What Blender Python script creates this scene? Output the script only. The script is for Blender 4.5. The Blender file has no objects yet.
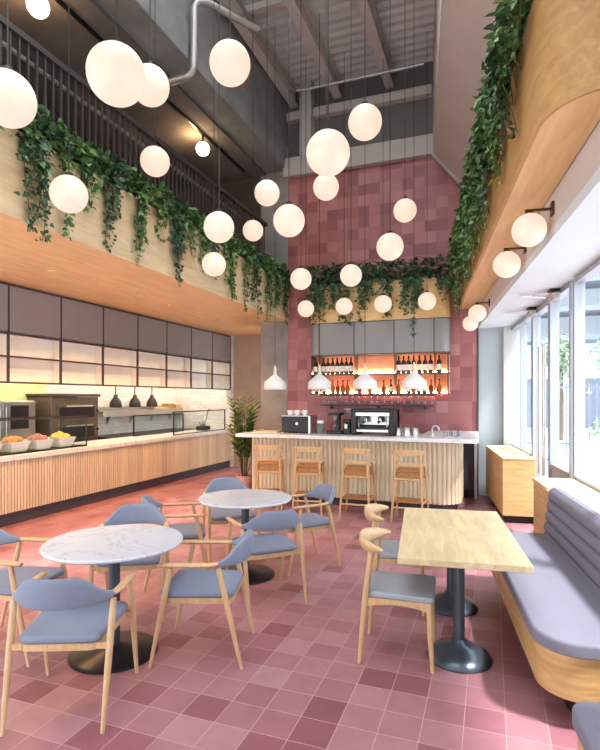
import bpy, math, random
from mathutils import Vector, Matrix
from math import sin, cos, pi, radians as R

random.seed(7)
scene = bpy.context.scene
COL = scene.collection
EXPO = 1.24

# ------------------------------------------------------------------ helpers
def lin(h):
    h = h.lstrip('#')
    out = []
    for i in (0, 2, 4):
        v = int(h[i:i + 2], 16) / 255
        out.append(v / 12.92 if v <= 0.04045 else ((v + 0.055) / 1.055) ** 2.4)
    return (*out, 1.0)


class NT:
    def __init__(self, name):
        self.m = bpy.data.materials.new(name)
        self.m.use_nodes = True
        self.t = self.m.node_tree
        self.b = self.t.nodes['Principled BSDF']

    def n(self, typ, **kw):
        x = self.t.nodes.new(typ)
        for k, v in kw.items():
            setattr(x, k, v)
        return x

    def l(self, a, b):
        self.t.links.new(a, b)

    def ramp(self, fac, stops, interp='LINEAR'):
        r = self.n('ShaderNodeValToRGB')
        r.color_ramp.interpolation = interp
        e = r.color_ramp.elements
        while len(e) < len(stops):
            e.new(0.5)
        for el, (p, c) in zip(e, stops):
            el.position = p
            el.color = lin(c) if isinstance(c, str) else c
        self.l(fac, r.inputs[0])
        return r.outputs[0]

    def coords(self, scale=(1, 1, 1), rot=(0, 0, 0), loc=(0, 0, 0)):
        tc = self.n('ShaderNodeTexCoord')
        mp = self.n('ShaderNodeMapping')
        mp.inputs['Scale'].default_value = scale
        mp.inputs['Rotation'].default_value = rot
        mp.inputs['Location'].default_value = loc
        self.l(tc.outputs['Object'], mp.inputs[0])
        return mp.outputs[0]

    def noise(self, vec, scale=5, detail=4, rough=0.55, dist=0.0):
        x = self.n('ShaderNodeTexNoise')
        x.inputs['Scale'].default_value = scale
        x.inputs['Detail'].default_value = detail
        x.inputs['Roughness'].default_value = rough
        x.inputs['Distortion'].default_value = dist
        self.l(vec, x.inputs['Vector'])
        return x.outputs[0]

    def bump(self, h, strength=0.2, dist=0.01):
        b = self.n('ShaderNodeBump')
        b.inputs['Strength'].default_value = strength
        b.inputs['Distance'].default_value = dist
        self.l(h, b.inputs['Height'])
        self.l(b.outputs[0], self.b.inputs['Normal'])

    def set(self, **kw):
        for k, v in kw.items():
            self.b.inputs[k.replace('_', ' ')].default_value = v


def plain(name, c, rough=0.5, metal=0.0, var=0.0, scale=8, spec=0.5):
    s = NT(name)
    s.set(Roughness=rough, Metallic=metal)
    s.b.inputs['Specular IOR Level'].default_value = spec
    col = lin(c)
    if var:
        f = s.noise(s.coords(), scale, 5)
        d = tuple(max(0, v * (1 - var)) for v in col[:3]) + (1,)
        u = tuple(min(1, v * (1 + var)) for v in col[:3]) + (1,)
        s.l(s.ramp(f, [(0.3, d), (0.7, u)]), s.b.inputs['Base Color'])
    else:
        s.set(Base_Color=col)
    return s.m


def emit(name, c, strength):
    s = NT(name)
    s.set(Base_Color=lin(c), Emission_Color=lin(c), Emission_Strength=strength, Roughness=0.4)
    return s.m


def wood(name, dark, light, grain=(1, 12, 12), rough=0.45, scale=3.0, plank=None):
    """long grain along the axis with the small scale; plank = (axis, width) adds board tone steps"""
    s = NT(name)
    s.set(Roughness=rough)
    f = s.noise(s.coords(grain), scale, 6, 0.6, 0.6)
    c = s.ramp(f, [(0.28, dark), (0.72, light)])
    if plank:
        ax, w = plank
        sc = [0.0, 0.0, 0.0]
        sc[ax] = 1 / w
        v = s.coords(tuple(sc))
        fl = s.n('ShaderNodeVectorMath', operation='FLOOR')
        s.l(v, fl.inputs[0])
        wn = s.n('ShaderNodeTexWhiteNoise', noise_dimensions='3D')
        s.l(fl.outputs[0], wn.inputs['Vector'])
        tone = s.ramp(wn.outputs['Value'], [(0, (0.80, 0.78, 0.75, 1)), (1, (1.06, 1.05, 1.04, 1))])
        mx = s.n('ShaderNodeMix', data_type='RGBA', blend_type='MULTIPLY')
        mx.inputs[0].default_value = 1
        s.l(c, mx.inputs[6])
        s.l(tone, mx.inputs[7])
        c = mx.outputs[2]
    s.l(c, s.b.inputs['Base Color'])
    return s.m


def tiles(name, size, stops, grout, axes=(0, 1), origin=(0, 0), gw=0.02, rough=0.35, blot=0.12, bump=0.15, mode=None):
    s = NT(name)
    s.set(Roughness=rough)
    tc = s.n('ShaderNodeTexCoord')
    sep = s.n('ShaderNodeSeparateXYZ')
    s.l(tc.outputs['Object'], sep.inputs[0])

    def mth(op, a, b=None):
        x = s.n('ShaderNodeMath', operation=op)
        for i, v in enumerate((a, b)):
            if v is None:
                continue
            if isinstance(v, (int, float)):
                x.inputs[i].default_value = v
            else:
                s.l(v, x.inputs[i])
        return x.outputs[0]
    sx, sy = (size, size) if isinstance(size, (int, float)) else size
    v = mth('DIVIDE', mth('SUBTRACT', sep.outputs[axes[1]], origin[1]), sy)
    u = mth('DIVIDE', mth('SUBTRACT', sep.outputs[axes[0]], origin[0]), sx)
    if mode == 'brick':
        u = mth('ADD', u, mth('MULTIPLY', mth('MODULO', mth('FLOOR', v), 2.0), 0.5))
    cu, cv = mth('FLOOR', u), mth('FLOOR', v)
    cb = s.n('ShaderNodeCombineXYZ')
    s.l(cu, cb.inputs[0])
    s.l(cv, cb.inputs[1])
    wn = s.n('ShaderNodeTexWhiteNoise', noise_dimensions='3D')
    s.l(cb.outputs[0], wn.inputs['Vector'])
    col = s.ramp(wn.outputs['Value'], stops)
    nz = s.noise(tc.outputs['Object'], 6, 6, 0.65)
    tone = s.ramp(nz, [(0.25, (1 - blot,) * 3 + (1,)), (0.75, (1 + blot,) * 3 + (1,))])
    mx = s.n('ShaderNodeMix', data_type='RGBA', blend_type='MULTIPLY')
    mx.inputs[0].default_value = 1
    s.l(col, mx.inputs[6])
    s.l(tone, mx.inputs[7])
    fu, fv = mth('FRACT', u), mth('FRACT', v)
    eu = mth('MULTIPLY', mth('MINIMUM', fu, mth('SUBTRACT', 1.0, fu)), sx)
    ev = mth('MULTIPLY', mth('MINIMUM', fv, mth('SUBTRACT', 1.0, fv)), sy)
    edge = mth('LESS_THAN', mth('MINIMUM', eu, ev), gw * min(sx, sy) * 0.5)
    mg = s.n('ShaderNodeMix', data_type='RGBA')
    s.l(edge, mg.inputs[0])
    s.l(mx.outputs[2], mg.inputs[6])
    mg.inputs[7].default_value = lin(grout)
    s.l(mg.outputs[2], s.b.inputs['Base Color'])
    if bump:
        s.bump(mth('ADD', mth('SUBTRACT', 1.0, edge), mth('MULTIPLY', nz, 0.5)), bump, 0.004)
    return s.m


def marble(name, base, vein, scale=2.2, rough=0.18):
    s = NT(name)
    s.set(Roughness=rough)
    v = s.coords()
    n1 = s.noise(v, scale, 8, 0.62, 1.6)
    a = s.n('ShaderNodeMath', operation='SUBTRACT')
    s.l(n1, a.inputs[0])
    a.inputs[1].default_value = 0.5
    b = s.n('ShaderNodeMath', operation='ABSOLUTE')
    s.l(a.outputs[0], b.inputs[0])
    c = s.ramp(b.outputs[0], [(0.0, vein), (0.014, base), (1.0, base)])
    n2 = s.noise(v, scale * 1.5, 4)
    t = s.ramp(n2, [(0.3, (0.90, 0.91, 0.94, 1)), (0.7, (1, 1, 1, 1))])
    mx = s.n('ShaderNodeMix', data_type='RGBA', blend_type='MULTIPLY')
    mx.inputs[0].default_value = 1
    s.l(c, mx.inputs[6])
    s.l(t, mx.inputs[7])
    s.l(mx.outputs[2], s.b.inputs['Base Color'])
    return s.m


def leafmat(name, a, b, c):
    s = NT(name)
    s.set(Roughness=0.45)
    g = s.n('ShaderNodeNewGeometry')
    s.l(s.ramp(g.outputs['Random Per Island'], [(0.0, a), (0.55, b), (1.0, c)]), s.b.inputs['Base Color'])
    return s.m


def glass(name, tint='#ffffff', refl=1.0):
    m = bpy.data.materials.new(name)
    m.use_nodes = True
    t = m.node_tree
    t.nodes.clear()
    o = t.nodes.new('ShaderNodeOutputMaterial')
    tr = t.nodes.new('ShaderNodeBsdfTransparent')
    tr.inputs[0].default_value = lin(tint)
    gl = t.nodes.new('ShaderNodeBsdfGlossy')
    gl.inputs['Roughness'].default_value = 0.02
    fr = t.nodes.new('ShaderNodeLayerWeight')
    pw = t.nodes.new('ShaderNodeMath')
    pw.operation = 'POWER'
    pw.inputs[1].default_value = 4.0
    ml = t.nodes.new('ShaderNodeMath')
    ml.operation = 'MULTIPLY_ADD'
    ml.inputs[1].default_value = 0.45 * refl
    ml.inputs[2].default_value = 0.03 * refl
    mx = t.nodes.new('ShaderNodeMixShader')
    t.links.new(fr.outputs['Facing'], pw.inputs[0])
    t.links.new(pw.outputs[0], ml.inputs[0])
    t.links.new(ml.outputs[0], mx.inputs[0])
    t.links.new(tr.outputs[0], mx.inputs[1])
    t.links.new(gl.outputs[0], mx.inputs[2])
    t.links.new(mx.outputs[0], o.inputs[0])
    return m


class MB:
    def __init__(self):
        self.v, self.f = [], []

    def add(self, vs, fs, M=None):
        k = len(self.v)
        self.v += [tuple(M @ Vector(p)) if M else tuple(p) for p in vs]
        self.f += [tuple(i + k for i in f) for f in fs]
        return self

    def box(self, x0, x1, y0, y1, z0, z1, M=None):
        vs = [(x0, y0, z0), (x1, y0, z0), (x1, y1, z0), (x0, y1, z0), (x0, y0, z1), (x1, y0, z1), (x1, y1, z1), (x0, y1, z1)]
        return self.add(vs, [(0, 3, 2, 1), (4, 5, 6, 7), (0, 1, 5, 4), (1, 2, 6, 5), (2, 3, 7, 6), (3, 0, 4, 7)], M)

    def tube(self, pts, rad, seg=10, flat=1.0, up=None):
        """round (or flattened) sweep; rad number or list"""
        pts = [Vector(p) for p in pts]
        n = len(pts)
        rr = [rad] * n if isinstance(rad, (int, float)) else rad
        ref = Vector(up) if up else None
        vs, fs = [], []
        u = None
        for i, p in enumerate(pts):
            d = (pts[min(i + 1, n - 1)] - pts[max(i - 1, 0)]).normalized()
            if ref is not None:
                a = d.cross(ref).normalized()
            elif u is None:
                a = d.cross(Vector((0, 0, 1)) if abs(d.z) < 0.9 else Vector((1, 0, 0))).normalized()
            else:
                a = (u - d * u.dot(d)).normalized()
            u = a
            b = d.cross(a)
            for k in range(seg):
                t = 2 * pi * k / seg
                vs.append(p + a * (rr[i] * cos(t)) + b * (rr[i] * flat * sin(t)))
        for i in range(n - 1):
            for k in range(seg):
                k2 = (k + 1) % seg
                fs.append((i * seg + k, i * seg + k2, (i + 1) * seg + k2, (i + 1) * seg + k))
        fs.append(tuple(range(seg))[::-1])
        fs.append(tuple((n - 1) * seg + k for k in range(seg)))
        return self.add(vs, fs)

    def lathe(self, prof, c=(0, 0, 0), seg=32):
        """profile list of (r,z); r==0 ends close to a point"""
        vs, fs = [], []
        for r, z in prof:
            for k in range(seg):
                t = 2 * pi * k / seg
                vs.append((c[0] + r * cos(t), c[1] + r * sin(t), c[2] + z))
        for i in range(len(prof) - 1):
            for k in range(seg):
                k2 = (k + 1) % seg
                fs.append((i * seg + k, i * seg + k2, (i + 1) * seg + k2, (i + 1) * seg + k))
        if prof[0][0] > 1e-6:
            fs.append(tuple(range(seg))[::-1])
        if prof[-1][0] > 1e-6:
            fs.append(tuple((len(prof) - 1) * seg + k for k in range(seg)))
        return self.add(vs, fs)

    def prism(self, poly, z0, z1):
        n = len(poly)
        vs = [(x, y, z0) for x, y in poly] + [(x, y, z1) for x, y in poly]
        fs = [(i, (i + 1) % n, n + (i + 1) % n, n + i) for i in range(n)]
        fs += [tuple(range(n))[::-1], tuple(range(n, 2 * n))]
        return self.add(vs, fs)

    def loops(self, rings, cap=True):
        n = len(rings[0])
        vs = [p for r in rings for p in r]
        fs = []
        for i in range(len(rings) - 1):
            for k in range(n):
                k2 = (k + 1) % n
                fs.append((i * n + k, i * n + k2, (i + 1) * n + k2, (i + 1) * n + k))
        if cap:
            fs.append(tuple(range(n))[::-1])
            fs.append(tuple((len(rings) - 1) * n + k for k in range(n)))
        return self.add(vs, fs)

    def sphere(self, c, r, seg=24, rings=14):
        return self.lathe([(r * sin(pi * i / rings) + (1e-5 if 0 < i < rings else 0), -r * cos(pi * i / rings)) for i in range(rings + 1)], c, seg)

    def build(self, name, m, parent=None, loc=(0, 0, 0), rz=0.0, smooth=True, bevel=0.0, bseg=2):
        me = bpy.data.meshes.new(name)
        me.from_pydata(self.v, [], self.f)
        import bmesh
        bm = bmesh.new()
        bm.from_mesh(me)
        bmesh.ops.remove_doubles(bm, verts=bm.verts, dist=1e-6)
        bmesh.ops.recalc_face_normals(bm, faces=bm.faces)
        bm.to_mesh(me)
        bm.free()
        me.materials.append(m)
        o = bpy.data.objects.new(name, me)
        COL.objects.link(o)
        o.location = loc
        o.rotation_euler = (0, 0, rz)
        if parent is not None:
            o.parent = parent
        if smooth:
            me.shade_smooth()
            me.set_sharp_from_angle(angle=R(38))
        if bevel:
            b = o.modifiers.new('Bevel', 'BEVEL')
            b.width = bevel
            b.segments = bseg
            b.limit_method = 'ANGLE'
            b.angle_limit = R(40)
        return o


def tag(o, label=None, cat=None, group=None, kind=None):
    if label:
        o['label'] = label
    if cat:
        o['category'] = cat
    if group:
        o['group'] = group
    if kind:
        o['kind'] = kind
    return o


def thing(name, label, cat, loc=(0, 0, 0), rz=0.0, group=None):
    o = bpy.data.objects.new(name, None)
    COL.objects.link(o)
    o.empty_display_size = 0.1
    o.location = loc
    o.rotation_euler = (0, 0, rz)
    return tag(o, label, cat, group)


def struct(o):
    o['kind'] = 'structure'
    return o


def sthing(name, loc=(0, 0, 0), rz=0.0):
    o = bpy.data.objects.new(name, None)
    COL.objects.link(o)
    o.location = loc
    o.rotation_euler = (0, 0, rz)
    return struct(o)


def dup(root, loc, rz, label=None, group=None):
    r = root.copy()
    COL.objects.link(r)
    r.location = loc
    r.rotation_euler = (0, 0, rz)
    if label:
        r['label'] = label
    if group:
        r['group'] = group
    for ch in list(root.children):
        c = ch.copy()
        COL.objects.link(c)
        c.parent = r
        for g in list(ch.children):
            d = g.copy()
            COL.objects.link(d)
            d.parent = c
    return r


ORD = ['first', 'second', 'third', 'fourth', 'fifth', 'sixth', 'seventh', 'eighth', 'ninth', 'tenth', 'eleventh', 'twelfth',
       'thirteenth', 'fourteenth', 'fifteenth', 'sixteenth', 'seventeenth', 'eighteenth', 'nineteenth', 'twentieth']

# ------------------------------------------------------------------ materials
M = {}
M['floor'] = tiles('floor_tile', 0.205, [(0.0, '#8a545c'), (0.08, '#965e66'), (0.25, '#a36f77'), (0.7, '#aa777e'), (1.0, '#b5868c')],
                   '#c6a0a4', (0, 1), (-1.768, 2.611), gw=0.02, rough=0.34, blot=0.10)
M['wall_tile'] = tiles('wall_tile', 0.205, [(0.0, '#8a4c50'), (0.3, '#a0605f'), (0.75, '#aa6a6a'), (1.0, '#b87b7a')],
                       '#95585a', (0, 2), (-3.78, 0.0), gw=0.02, rough=0.42, blot=0.08)
M['white_tile'] = tiles('white_tile', (0.24, 0.09), [(0, '#dcd8d4'), (1, '#ebe8e4')], '#bdb8b2', (1, 2), (0, 0), gw=0.05, rough=0.25, blot=0.03, mode='brick')
M['white_tile_end'] = tiles('white_tile_end', (0.24, 0.09), [(0, '#dcd8d4'), (1, '#ebe8e4')], '#bdb8b2', (0, 2), (0, 0), gw=0.05, rough=0.25, blot=0.03, mode='brick')
M['yellow_tile'] = tiles('yellow_tile', (0.24, 0.09), [(0, '#dedc96'), (1, '#ecebae')], '#c8c684', (1, 2), (0, 0), gw=0.05, rough=0.3, blot=0.04, mode='brick')
M['concrete'] = plain('concrete', '#868786', 0.85, 0, 0.30, 1.6)
M['concrete_light'] = plain('concrete_light', '#92908d', 0.85, 0, 0.25, 2.2)
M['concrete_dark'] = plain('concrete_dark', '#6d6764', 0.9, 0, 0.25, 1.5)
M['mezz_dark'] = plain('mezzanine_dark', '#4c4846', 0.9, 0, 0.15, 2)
M['plaster_beige'] = plain('plaster_beige', '#b3a08a', 0.8, 0, 0.12, 1.5)
M['slope'] = plain('taupe_plaster', '#c9bfb9', 0.85, 0, 0.04, 2)
M['soffit_white'] = plain('white_plaster', '#d2dde0', 0.8, 0, 0.02, 2)
M['alcove'] = plain('alcove_paint', '#aab3b8', 0.8, 0, 0.02, 2)
M['trim_grey'] = plain('trim_grey', '#b9b6b1', 0.7)
M['roof'] = plain('roof_deck_paint', '#d8dad8', 0.7, 0, 0.06, 4)
M['steel_paint'] = plain('painted_steel', '#d0cdc8', 0.6, 0, 0.05, 5)
M['wall_grey'] = plain('grey_panel', '#73726f', 0.8, 0, 0.06, 3)
M['pipe'] = plain('conduit_grey', '#b5b3af', 0.4, 0.6)
M['oak_fascia'] = wood('oak_fascia', '#cfb287', '#e6cfa8', (9, 1.2, 9), 0.5, 2.0)
M['oak_band_shaded'] = wood('oak_band_shaded', '#a67c48', '#c29a60', (9, 1.2, 9), 0.5, 2.0)  # same oak as the left fascia, its shade put into a darker tone
M['oak_soffit'] = wood('oak_soffit', '#d8b076', '#eccb94', (9, 1.0, 9), 0.45, 1.6)
M['oak_bar'] = wood('oak_bar', '#c99d62', '#e2bd85', (1.2, 9, 9), 0.5, 2.0)
M['oak_slat'] = wood('oak_slat', '#d6c2a2', '#e8d8bc', (14, 14, 1.2), 0.5, 2.0, plank=(1, 0.15))
M['oak_pale'] = wood('oak_pale_flutes', '#d8c8a6', '#e2d4b6', (14, 14, 1.0), 0.5, 2.0)
M['oak_box'] = wood('oak_box', '#b98a52', '#d9b07a', (1.0, 1.0, 9), 0.45, 3.0)
M['oak_chair'] = wood('oak_chair', '#c9a074', '#dcb98e', (10, 10, 1.5), 0.4, 4.0)
M['oak_dark'] = wood('oak_underside', '#9a6330', '#b98045', (10, 10, 1.5), 0.4, 4.0)
M['oak_stool'] = wood('oak_stool', '#c89a68', '#dcb584', (10, 10, 1.5), 0.4, 4.0)
M['woven'] = plain('woven_seat', '#b07a48', 0.8, 0, 0.35, 60)
M['oak_table'] = wood('oak_tabletop', '#d0b68a', '#ecd8b0', (8, 1.0, 8), 0.5, 2.5, plank=(0, 0.19))
M['marble'] = marble('white_marble', '#d6dae2', '#bcc1cc', 1.5, 0.16)
M['stone'] = marble('white_worktop_stone', '#e6e2de', '#c6c0bc', 1.6, 0.25)
M['dark_kick'] = plain('dark_kick_plate', '#413d45', 0.6)
M['black'] = plain('black_metal', '#231f20', 0.4, 0.3)
M['frame_dark'] = plain('dark_bronze_frame', '#4a4140', 0.45, 0.3)
M['cab_grey'] = plain('grey_cabinet_panel', '#8a8683', 0.45, 0, 0.04, 3)
M['cab_in'] = plain('cream_cubby', '#e4dccf', 0.6, 0, 0.05, 3)
M['cab_in_warm'] = plain('peach_backing', '#eca27e', 0.5, 0, 0.12, 5)
M['fabric'] = plain('blue_grey_fabric', '#828a9e', 0.85, 0, 0.06, 120)
M['fabric_grey'] = plain('grey_seat_fabric', '#a2a8b0', 0.85, 0, 0.05, 120)
M['fabric_booth'] = plain('booth_fabric', '#787583', 0.8, 0, 0.05, 90)
M['base_slate'] = plain('slate_metal', '#56626d', 0.28, 0.55)
M['base_black'] = plain('dark_base_metal', '#2c2d33', 0.3, 0.5)
M['steel'] = plain('stainless', '#b9b8b4', 0.28, 0.9, 0.1, 3)
M['steel_matt'] = plain('stainless_matt', '#b6b0a8', 0.4, 0.6, 0.1, 3)
M['oven_bronze'] = plain('oven_front', '#6b5d52', 0.4, 0.5, 0.12, 4)
M['window_frame'] = plain('window_frame', '#a6a8ad', 0.4, 0.4)
M['alu'] = plain('aluminium_handle', '#d9d4cc', 0.25, 0.6)
M['glass'] = glass('clear_glass', '#fbfdff', 0.25)
M['glass_case'] = glass('case_glass', '#f6fafa', 0.35)
M['glass_ware'] = glass('glassware', '#f2f2f4', 2.2)
M['white'] = plain('white_enamel', '#ece9e6', 0.35)
M['ceramic'] = plain('white_ceramic', '#f8f5f0', 0.3)
M['pink_pot'] = plain('pink_pot', '#d9a9a2', 0.6)
M['soil'] = plain('soil', '#3a2a20', 0.95)
M['bronze'] = plain('bronze_bracket', '#5a4032', 0.4, 0.7)
M['cord'] = plain('black_cord', '#2a2827', 0.6)
M['leaf'] = leafmat('ivy_leaf', '#2a4a26', '#4c783e', '#93b06c')
M['leaf_dark'] = leafmat('dark_leaf', '#233d27', '#365a36', '#66845a')
M['leaf_mix'] = leafmat('mixed_leaf', '#263a22', '#47612f', '#93995a')
M['stem'] = plain('vine_stem', '#4d4a28', 0.8)
M['palm'] = leafmat('palm_leaf', '#3a5a2a', '#5f8040', '#98a55c')
M['globe'] = emit('lit_opal_glass', '#ffe0c8', 0.365)
M['globe'].node_tree.nodes['Principled BSDF'].inputs['Base Color'].default_value = (0.25, 0.22, 0.19, 1)
M['globe_up'] = emit('lit_opal_glass_warm', '#ffe9c4', 3.0)
M['led_warm'] = emit('warm_led', '#ffcfa0', 34.0)
M['led_cream'] = emit('cream_led', '#fff0de', 1.5)
M['downlight'] = emit('downlight_lens', '#ffd9a6', 6.0)
M['bottle_dark'] = plain('dark_bottle_glass', '#1d1a18', 0.12)
M['bottle_amber'] = plain('amber_bottle_glass', '#a8521c', 0.15)
M['bottle_red'] = plain('red_bottle_glass', '#8c2420', 0.15)
M['label_white'] = plain('paper_label', '#efe9df', 0.7)
M['card'] = plain('cardboard', '#a8824a', 0.8)
M['food_red'] = plain('tomato', '#b8402f', 0.5, 0, 0.3, 30)
M['food_yellow'] = plain('yellow_produce', '#d9c45e', 0.6, 0, 0.25, 30)
M['food_orange'] = plain('orange_produce', '#cf8d52', 0.6, 0, 0.25, 30)
M['food_pink'] = plain('pink_produce', '#c77d6c', 0.6, 0, 0.25, 30)
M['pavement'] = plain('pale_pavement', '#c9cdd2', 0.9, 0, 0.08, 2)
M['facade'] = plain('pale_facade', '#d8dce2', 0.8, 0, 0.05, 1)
M['slat_dark'] = plain('dark_slats', '#7d838f', 0.6)
M['bark'] = plain('bark', '#6b5f52', 0.9, 0, 0.2, 12)
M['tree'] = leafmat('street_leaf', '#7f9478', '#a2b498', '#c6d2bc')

mf = bpy.data.materials.new('frosted_glass')
mf.use_nodes = True
nt_ = mf.node_tree
nt_.nodes.remove(nt_.nodes['Principled BSDF'])
tl_ = nt_.nodes.new('ShaderNodeBsdfTranslucent')
tl_.inputs[0].default_value = (0.86, 0.88, 0.9, 1)
nt_.links.new(tl_.outputs[0], nt_.nodes['Material Output'].inputs[0])
M['frosted'] = mf
G = Vector
# ------------------------------------------------------------------ window side frame: local x=n (outward), y=t (along)
WO, WR = (1.555, 0, 0), math.atan2(0.123, 0.9924)


def W(n, t, z=0.0):
    return Vector((1.555 + 0.9924 * n - 0.123 * t, 0.123 * n + 0.9924 * t, z))


# ------------------------------------------------------------------ setting
struct(MB().box(-8.0, 2.4, -2.0, 11.6, -0.06, 0).build('floor', M['floor'], smooth=False))

# tiled back wall with its cut corner
mb = MB()
poly = [(-3.78, 0), (-0.2, 0), (-0.2, 5.10), (-0.965, 6.06), (-3.78, 6.06)]
mb.add([(x, 9.65, z) for x, z in poly] + [(x, 9.85, z) for x, z in poly],
       [tuple(range(5)), tuple(range(9, 4, -1))] + [(i, i + 5, (i + 1) % 5 + 5, (i + 1) % 5) for i in range(5)])
struct(mb.build('wall_back', M['wall_tile'], smooth=False))
# grey wall above with column and beams
struct(MB().box(-4.4, -0.7, 9.851, 9.95, 5.0, 8.1).build('wall_upper_back', M['wall_grey'], smooth=False))
struct(MB().box(-3.84, -0.9, 9.52, 9.84, 6.06, 6.42).build('trim_1', M['trim_grey'], bevel=0.006))
mb = MB()
a, b = G((-0.955, 9.58, 6.13)), G((-0.18, 9.58, 5.15))
d = (b - a).normalized()
nn = G((d.z, 0, -d.x))
vs = []
for y in (9.50, 9.646):
    vs += [tuple(a + nn * -0.03 + G((0, y - 9.58, 0))), tuple(b + nn * -0.03 + G((0, y - 9.58, 0))),
           tuple(b + nn * 0.08 + G((0, y - 9.58, 0))), tuple(a + nn * 0.08 + G((0, y - 9.58, 0)))]
mb.add(vs, [(0, 1, 2, 3), (7, 6, 5, 4), (0, 4, 5, 1), (1, 5, 6, 2), (2, 6, 7, 3), (3, 7, 4, 0)])
struct(mb.build('trim_2', M['trim_grey'], smooth=False))
struct(MB().box(-3.52, -3.28, 9.6, 9.86, 6.42, 8.0).build('upper_column', M['steel_paint'], bevel=0.01))
struct(MB().box(-3.27, -1.0, 9.7, 9.86, 7.25, 7.42).build('upper_beam', M['steel_paint'], bevel=0.01))
struct(MB().box(-3.84, -3.53, 9.7, 9.86, 7.25, 7.42).build('upper_beam', M['steel_paint'], bevel=0.01))

# roof deck: ribs run across the room
mb = MB()
y = 6.3
prof = []
while y < 9.9:
    prof += [(y, 7.98), (y + 0.09, 7.98), (y + 0.12, 7.92), (y + 0.17, 7.92)]
    y += 0.20
vs = [(-3.95, py, pz) for py, pz in prof] + [(-0.7, py, pz) for py, pz in prof]
vs += [(-3.95, prof[0][0], 8.1), (-3.95, prof[-1][0], 8.1), (-0.7, prof[0][0], 8.1), (-0.7, prof[-1][0], 8.1)]
n = len(prof)
mb.add(vs, [(i, i + 1, n + i + 1, n + i) for i in range(n - 1)] + [(2 * n, 2 * n + 2, 2 * n + 3, 2 * n + 1), (0, n, 2 * n + 2, 2 * n), (n - 1, 2 * n + 1, 2 * n + 3, 2 * n - 1)])
struct(mb.build('ceiling', M['roof'], smooth=False))


def ibeam_y(x, y0, y1, z0, z1, w):
    t = 0.025
    m = MB()
    m.box(x - w / 2, x + w / 2, y0, y1, z0, z0 + t)
    m.box(x - w / 2, x + w / 2, y0, y1, z1 - t, z1)
    m.box(x - t / 2, x + t / 2, y0, y1, z0 + t, z1 - t)
    return m


# added frosted skylight, out of view, to fill the hall with daylight
sk = sthing('added_skylight', (0, 0, 0))
mb = MB()
for yy in [-1.0 + 1.2 * i for i in range(7)]:
    mb.box(-3.90, -0.75, yy, yy + 0.08, 7.92, 8.06)
mb.build('added_skylight_frame', M['steel_paint'], sk, smooth=False)
for i in range(6):
    MB().add([(-3.90, -0.92 + 1.2 * i, 8.0), (-0.75, -0.92 + 1.2 * i, 8.0), (-0.75, 0.20 + 1.2 * i, 8.0), (-3.90, 0.20 + 1.2 * i, 8.0)], [(0, 1, 2, 3)]).build('pane', M['frosted'], sk, smooth=False)
for x in (-3.70, -2.79, -1.78):
    struct(ibeam_y(x, -0.9, 9.83, 7.56, 7.918, 0.16).build('ceiling_beam', M['steel_paint'], smooth=False))
for yb in (4.6, 7.3):
    struct(MB().box(-3.66, -0.98, yb, yb + 0.07, 7.70, 7.80).build('ceiling_purlin', M['steel_paint'], smooth=False))
sp = MB().tube([(-3.45, 0.5, 7.50), (-3.45, 9.05, 7.50), (-3.45, 9.2, 7.52), (-3.3, 9.25, 7.52), (-1.08, 9.25, 7.52)], 0.03, 8).build('sprinkler_pipe', M['pipe'])
tag(sp, 'slim pale pipe turning a corner under the roof beams', 'pipe')

# left: concrete beam above the mezzanine
struct(MB().box(-4.15, -3.84, -0.5, 9.85, 6.721, 8.1).build('wall_left_upper', M['concrete'], smooth=False))
struct(MB().box(-4.25, -3.80, -0.5, 9.654, 6.24, 6.72).build('concrete_beam', M['concrete'], bevel=0.015))
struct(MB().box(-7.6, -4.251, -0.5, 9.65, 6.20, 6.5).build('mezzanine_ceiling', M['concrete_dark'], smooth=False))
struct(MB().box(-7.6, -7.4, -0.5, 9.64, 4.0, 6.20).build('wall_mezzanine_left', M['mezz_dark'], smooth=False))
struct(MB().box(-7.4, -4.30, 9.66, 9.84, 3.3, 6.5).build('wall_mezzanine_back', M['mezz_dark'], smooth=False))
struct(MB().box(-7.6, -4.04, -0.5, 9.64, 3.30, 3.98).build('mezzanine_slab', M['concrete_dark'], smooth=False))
struct(MB().box(-7.74, -3.80, 1.6, 11.47, 3.235, 3.295).build('ceiling_kitchen', M['oak_soffit'], smooth=False))
struct(MB().box(-4.38, -3.785, 9.656, 10.3, 0, 6.71).build('concrete_pillar', M['concrete_light'], bevel=0.012))
struct(MB().box(-5.93, -3.78, 11.47, 11.6, 0, 3.24).build('wall_kitchen_end', M['plaster_beige'], smooth=False))
struct(MB().box(-7.74, -5.93, 11.47, 11.6, 0, 3.24).build('wall_kitchen_tiled_end', M['white_tile_end'], smooth=False))
struct(MB().box(-7.74, -7.6, 2.5, 11.47, 0, 3.23).build('wall_kitchen', M['white_tile'], smooth=False))
struct(MB().box(-7.6, -7.57, 2.5, 7.28, 0.9, 2.3).build('wall_kitchen_yellow', M['yellow_tile'], smooth=False))

struct(MB().box(-8.0, 2.4, -2.0, -1.85, 3.3, 8.1).build('rear_light_block', M['slope'], smooth=False))  # unseen, added to block high light from behind the camera
struct(MB().box(-0.9, 2.4, -2.0, -1.85, 0, 3.3).build('rear_right_light_block', M['slope'], smooth=False))  # unseen, added to keep rear light off the booth side
# conduit on the concrete
pp = [(-3.2, 6.95, 7.10), (-3.62, 6.2, 7.08), (-3.70, 6.1, 7.03), (-3.73, 6.07, 6.94), (-3.73, 6.06, 6.12), (-3.76, 6.06, 6.06), (-3.84, 6.06, 6.02), (-4.6, 6.06, 6.02)]
tag(MB().tube(pp, 0.05, 10).build('bent_conduit', M['pipe']), 'thick pale conduit bending down over the concrete beam', 'pipe')

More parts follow.
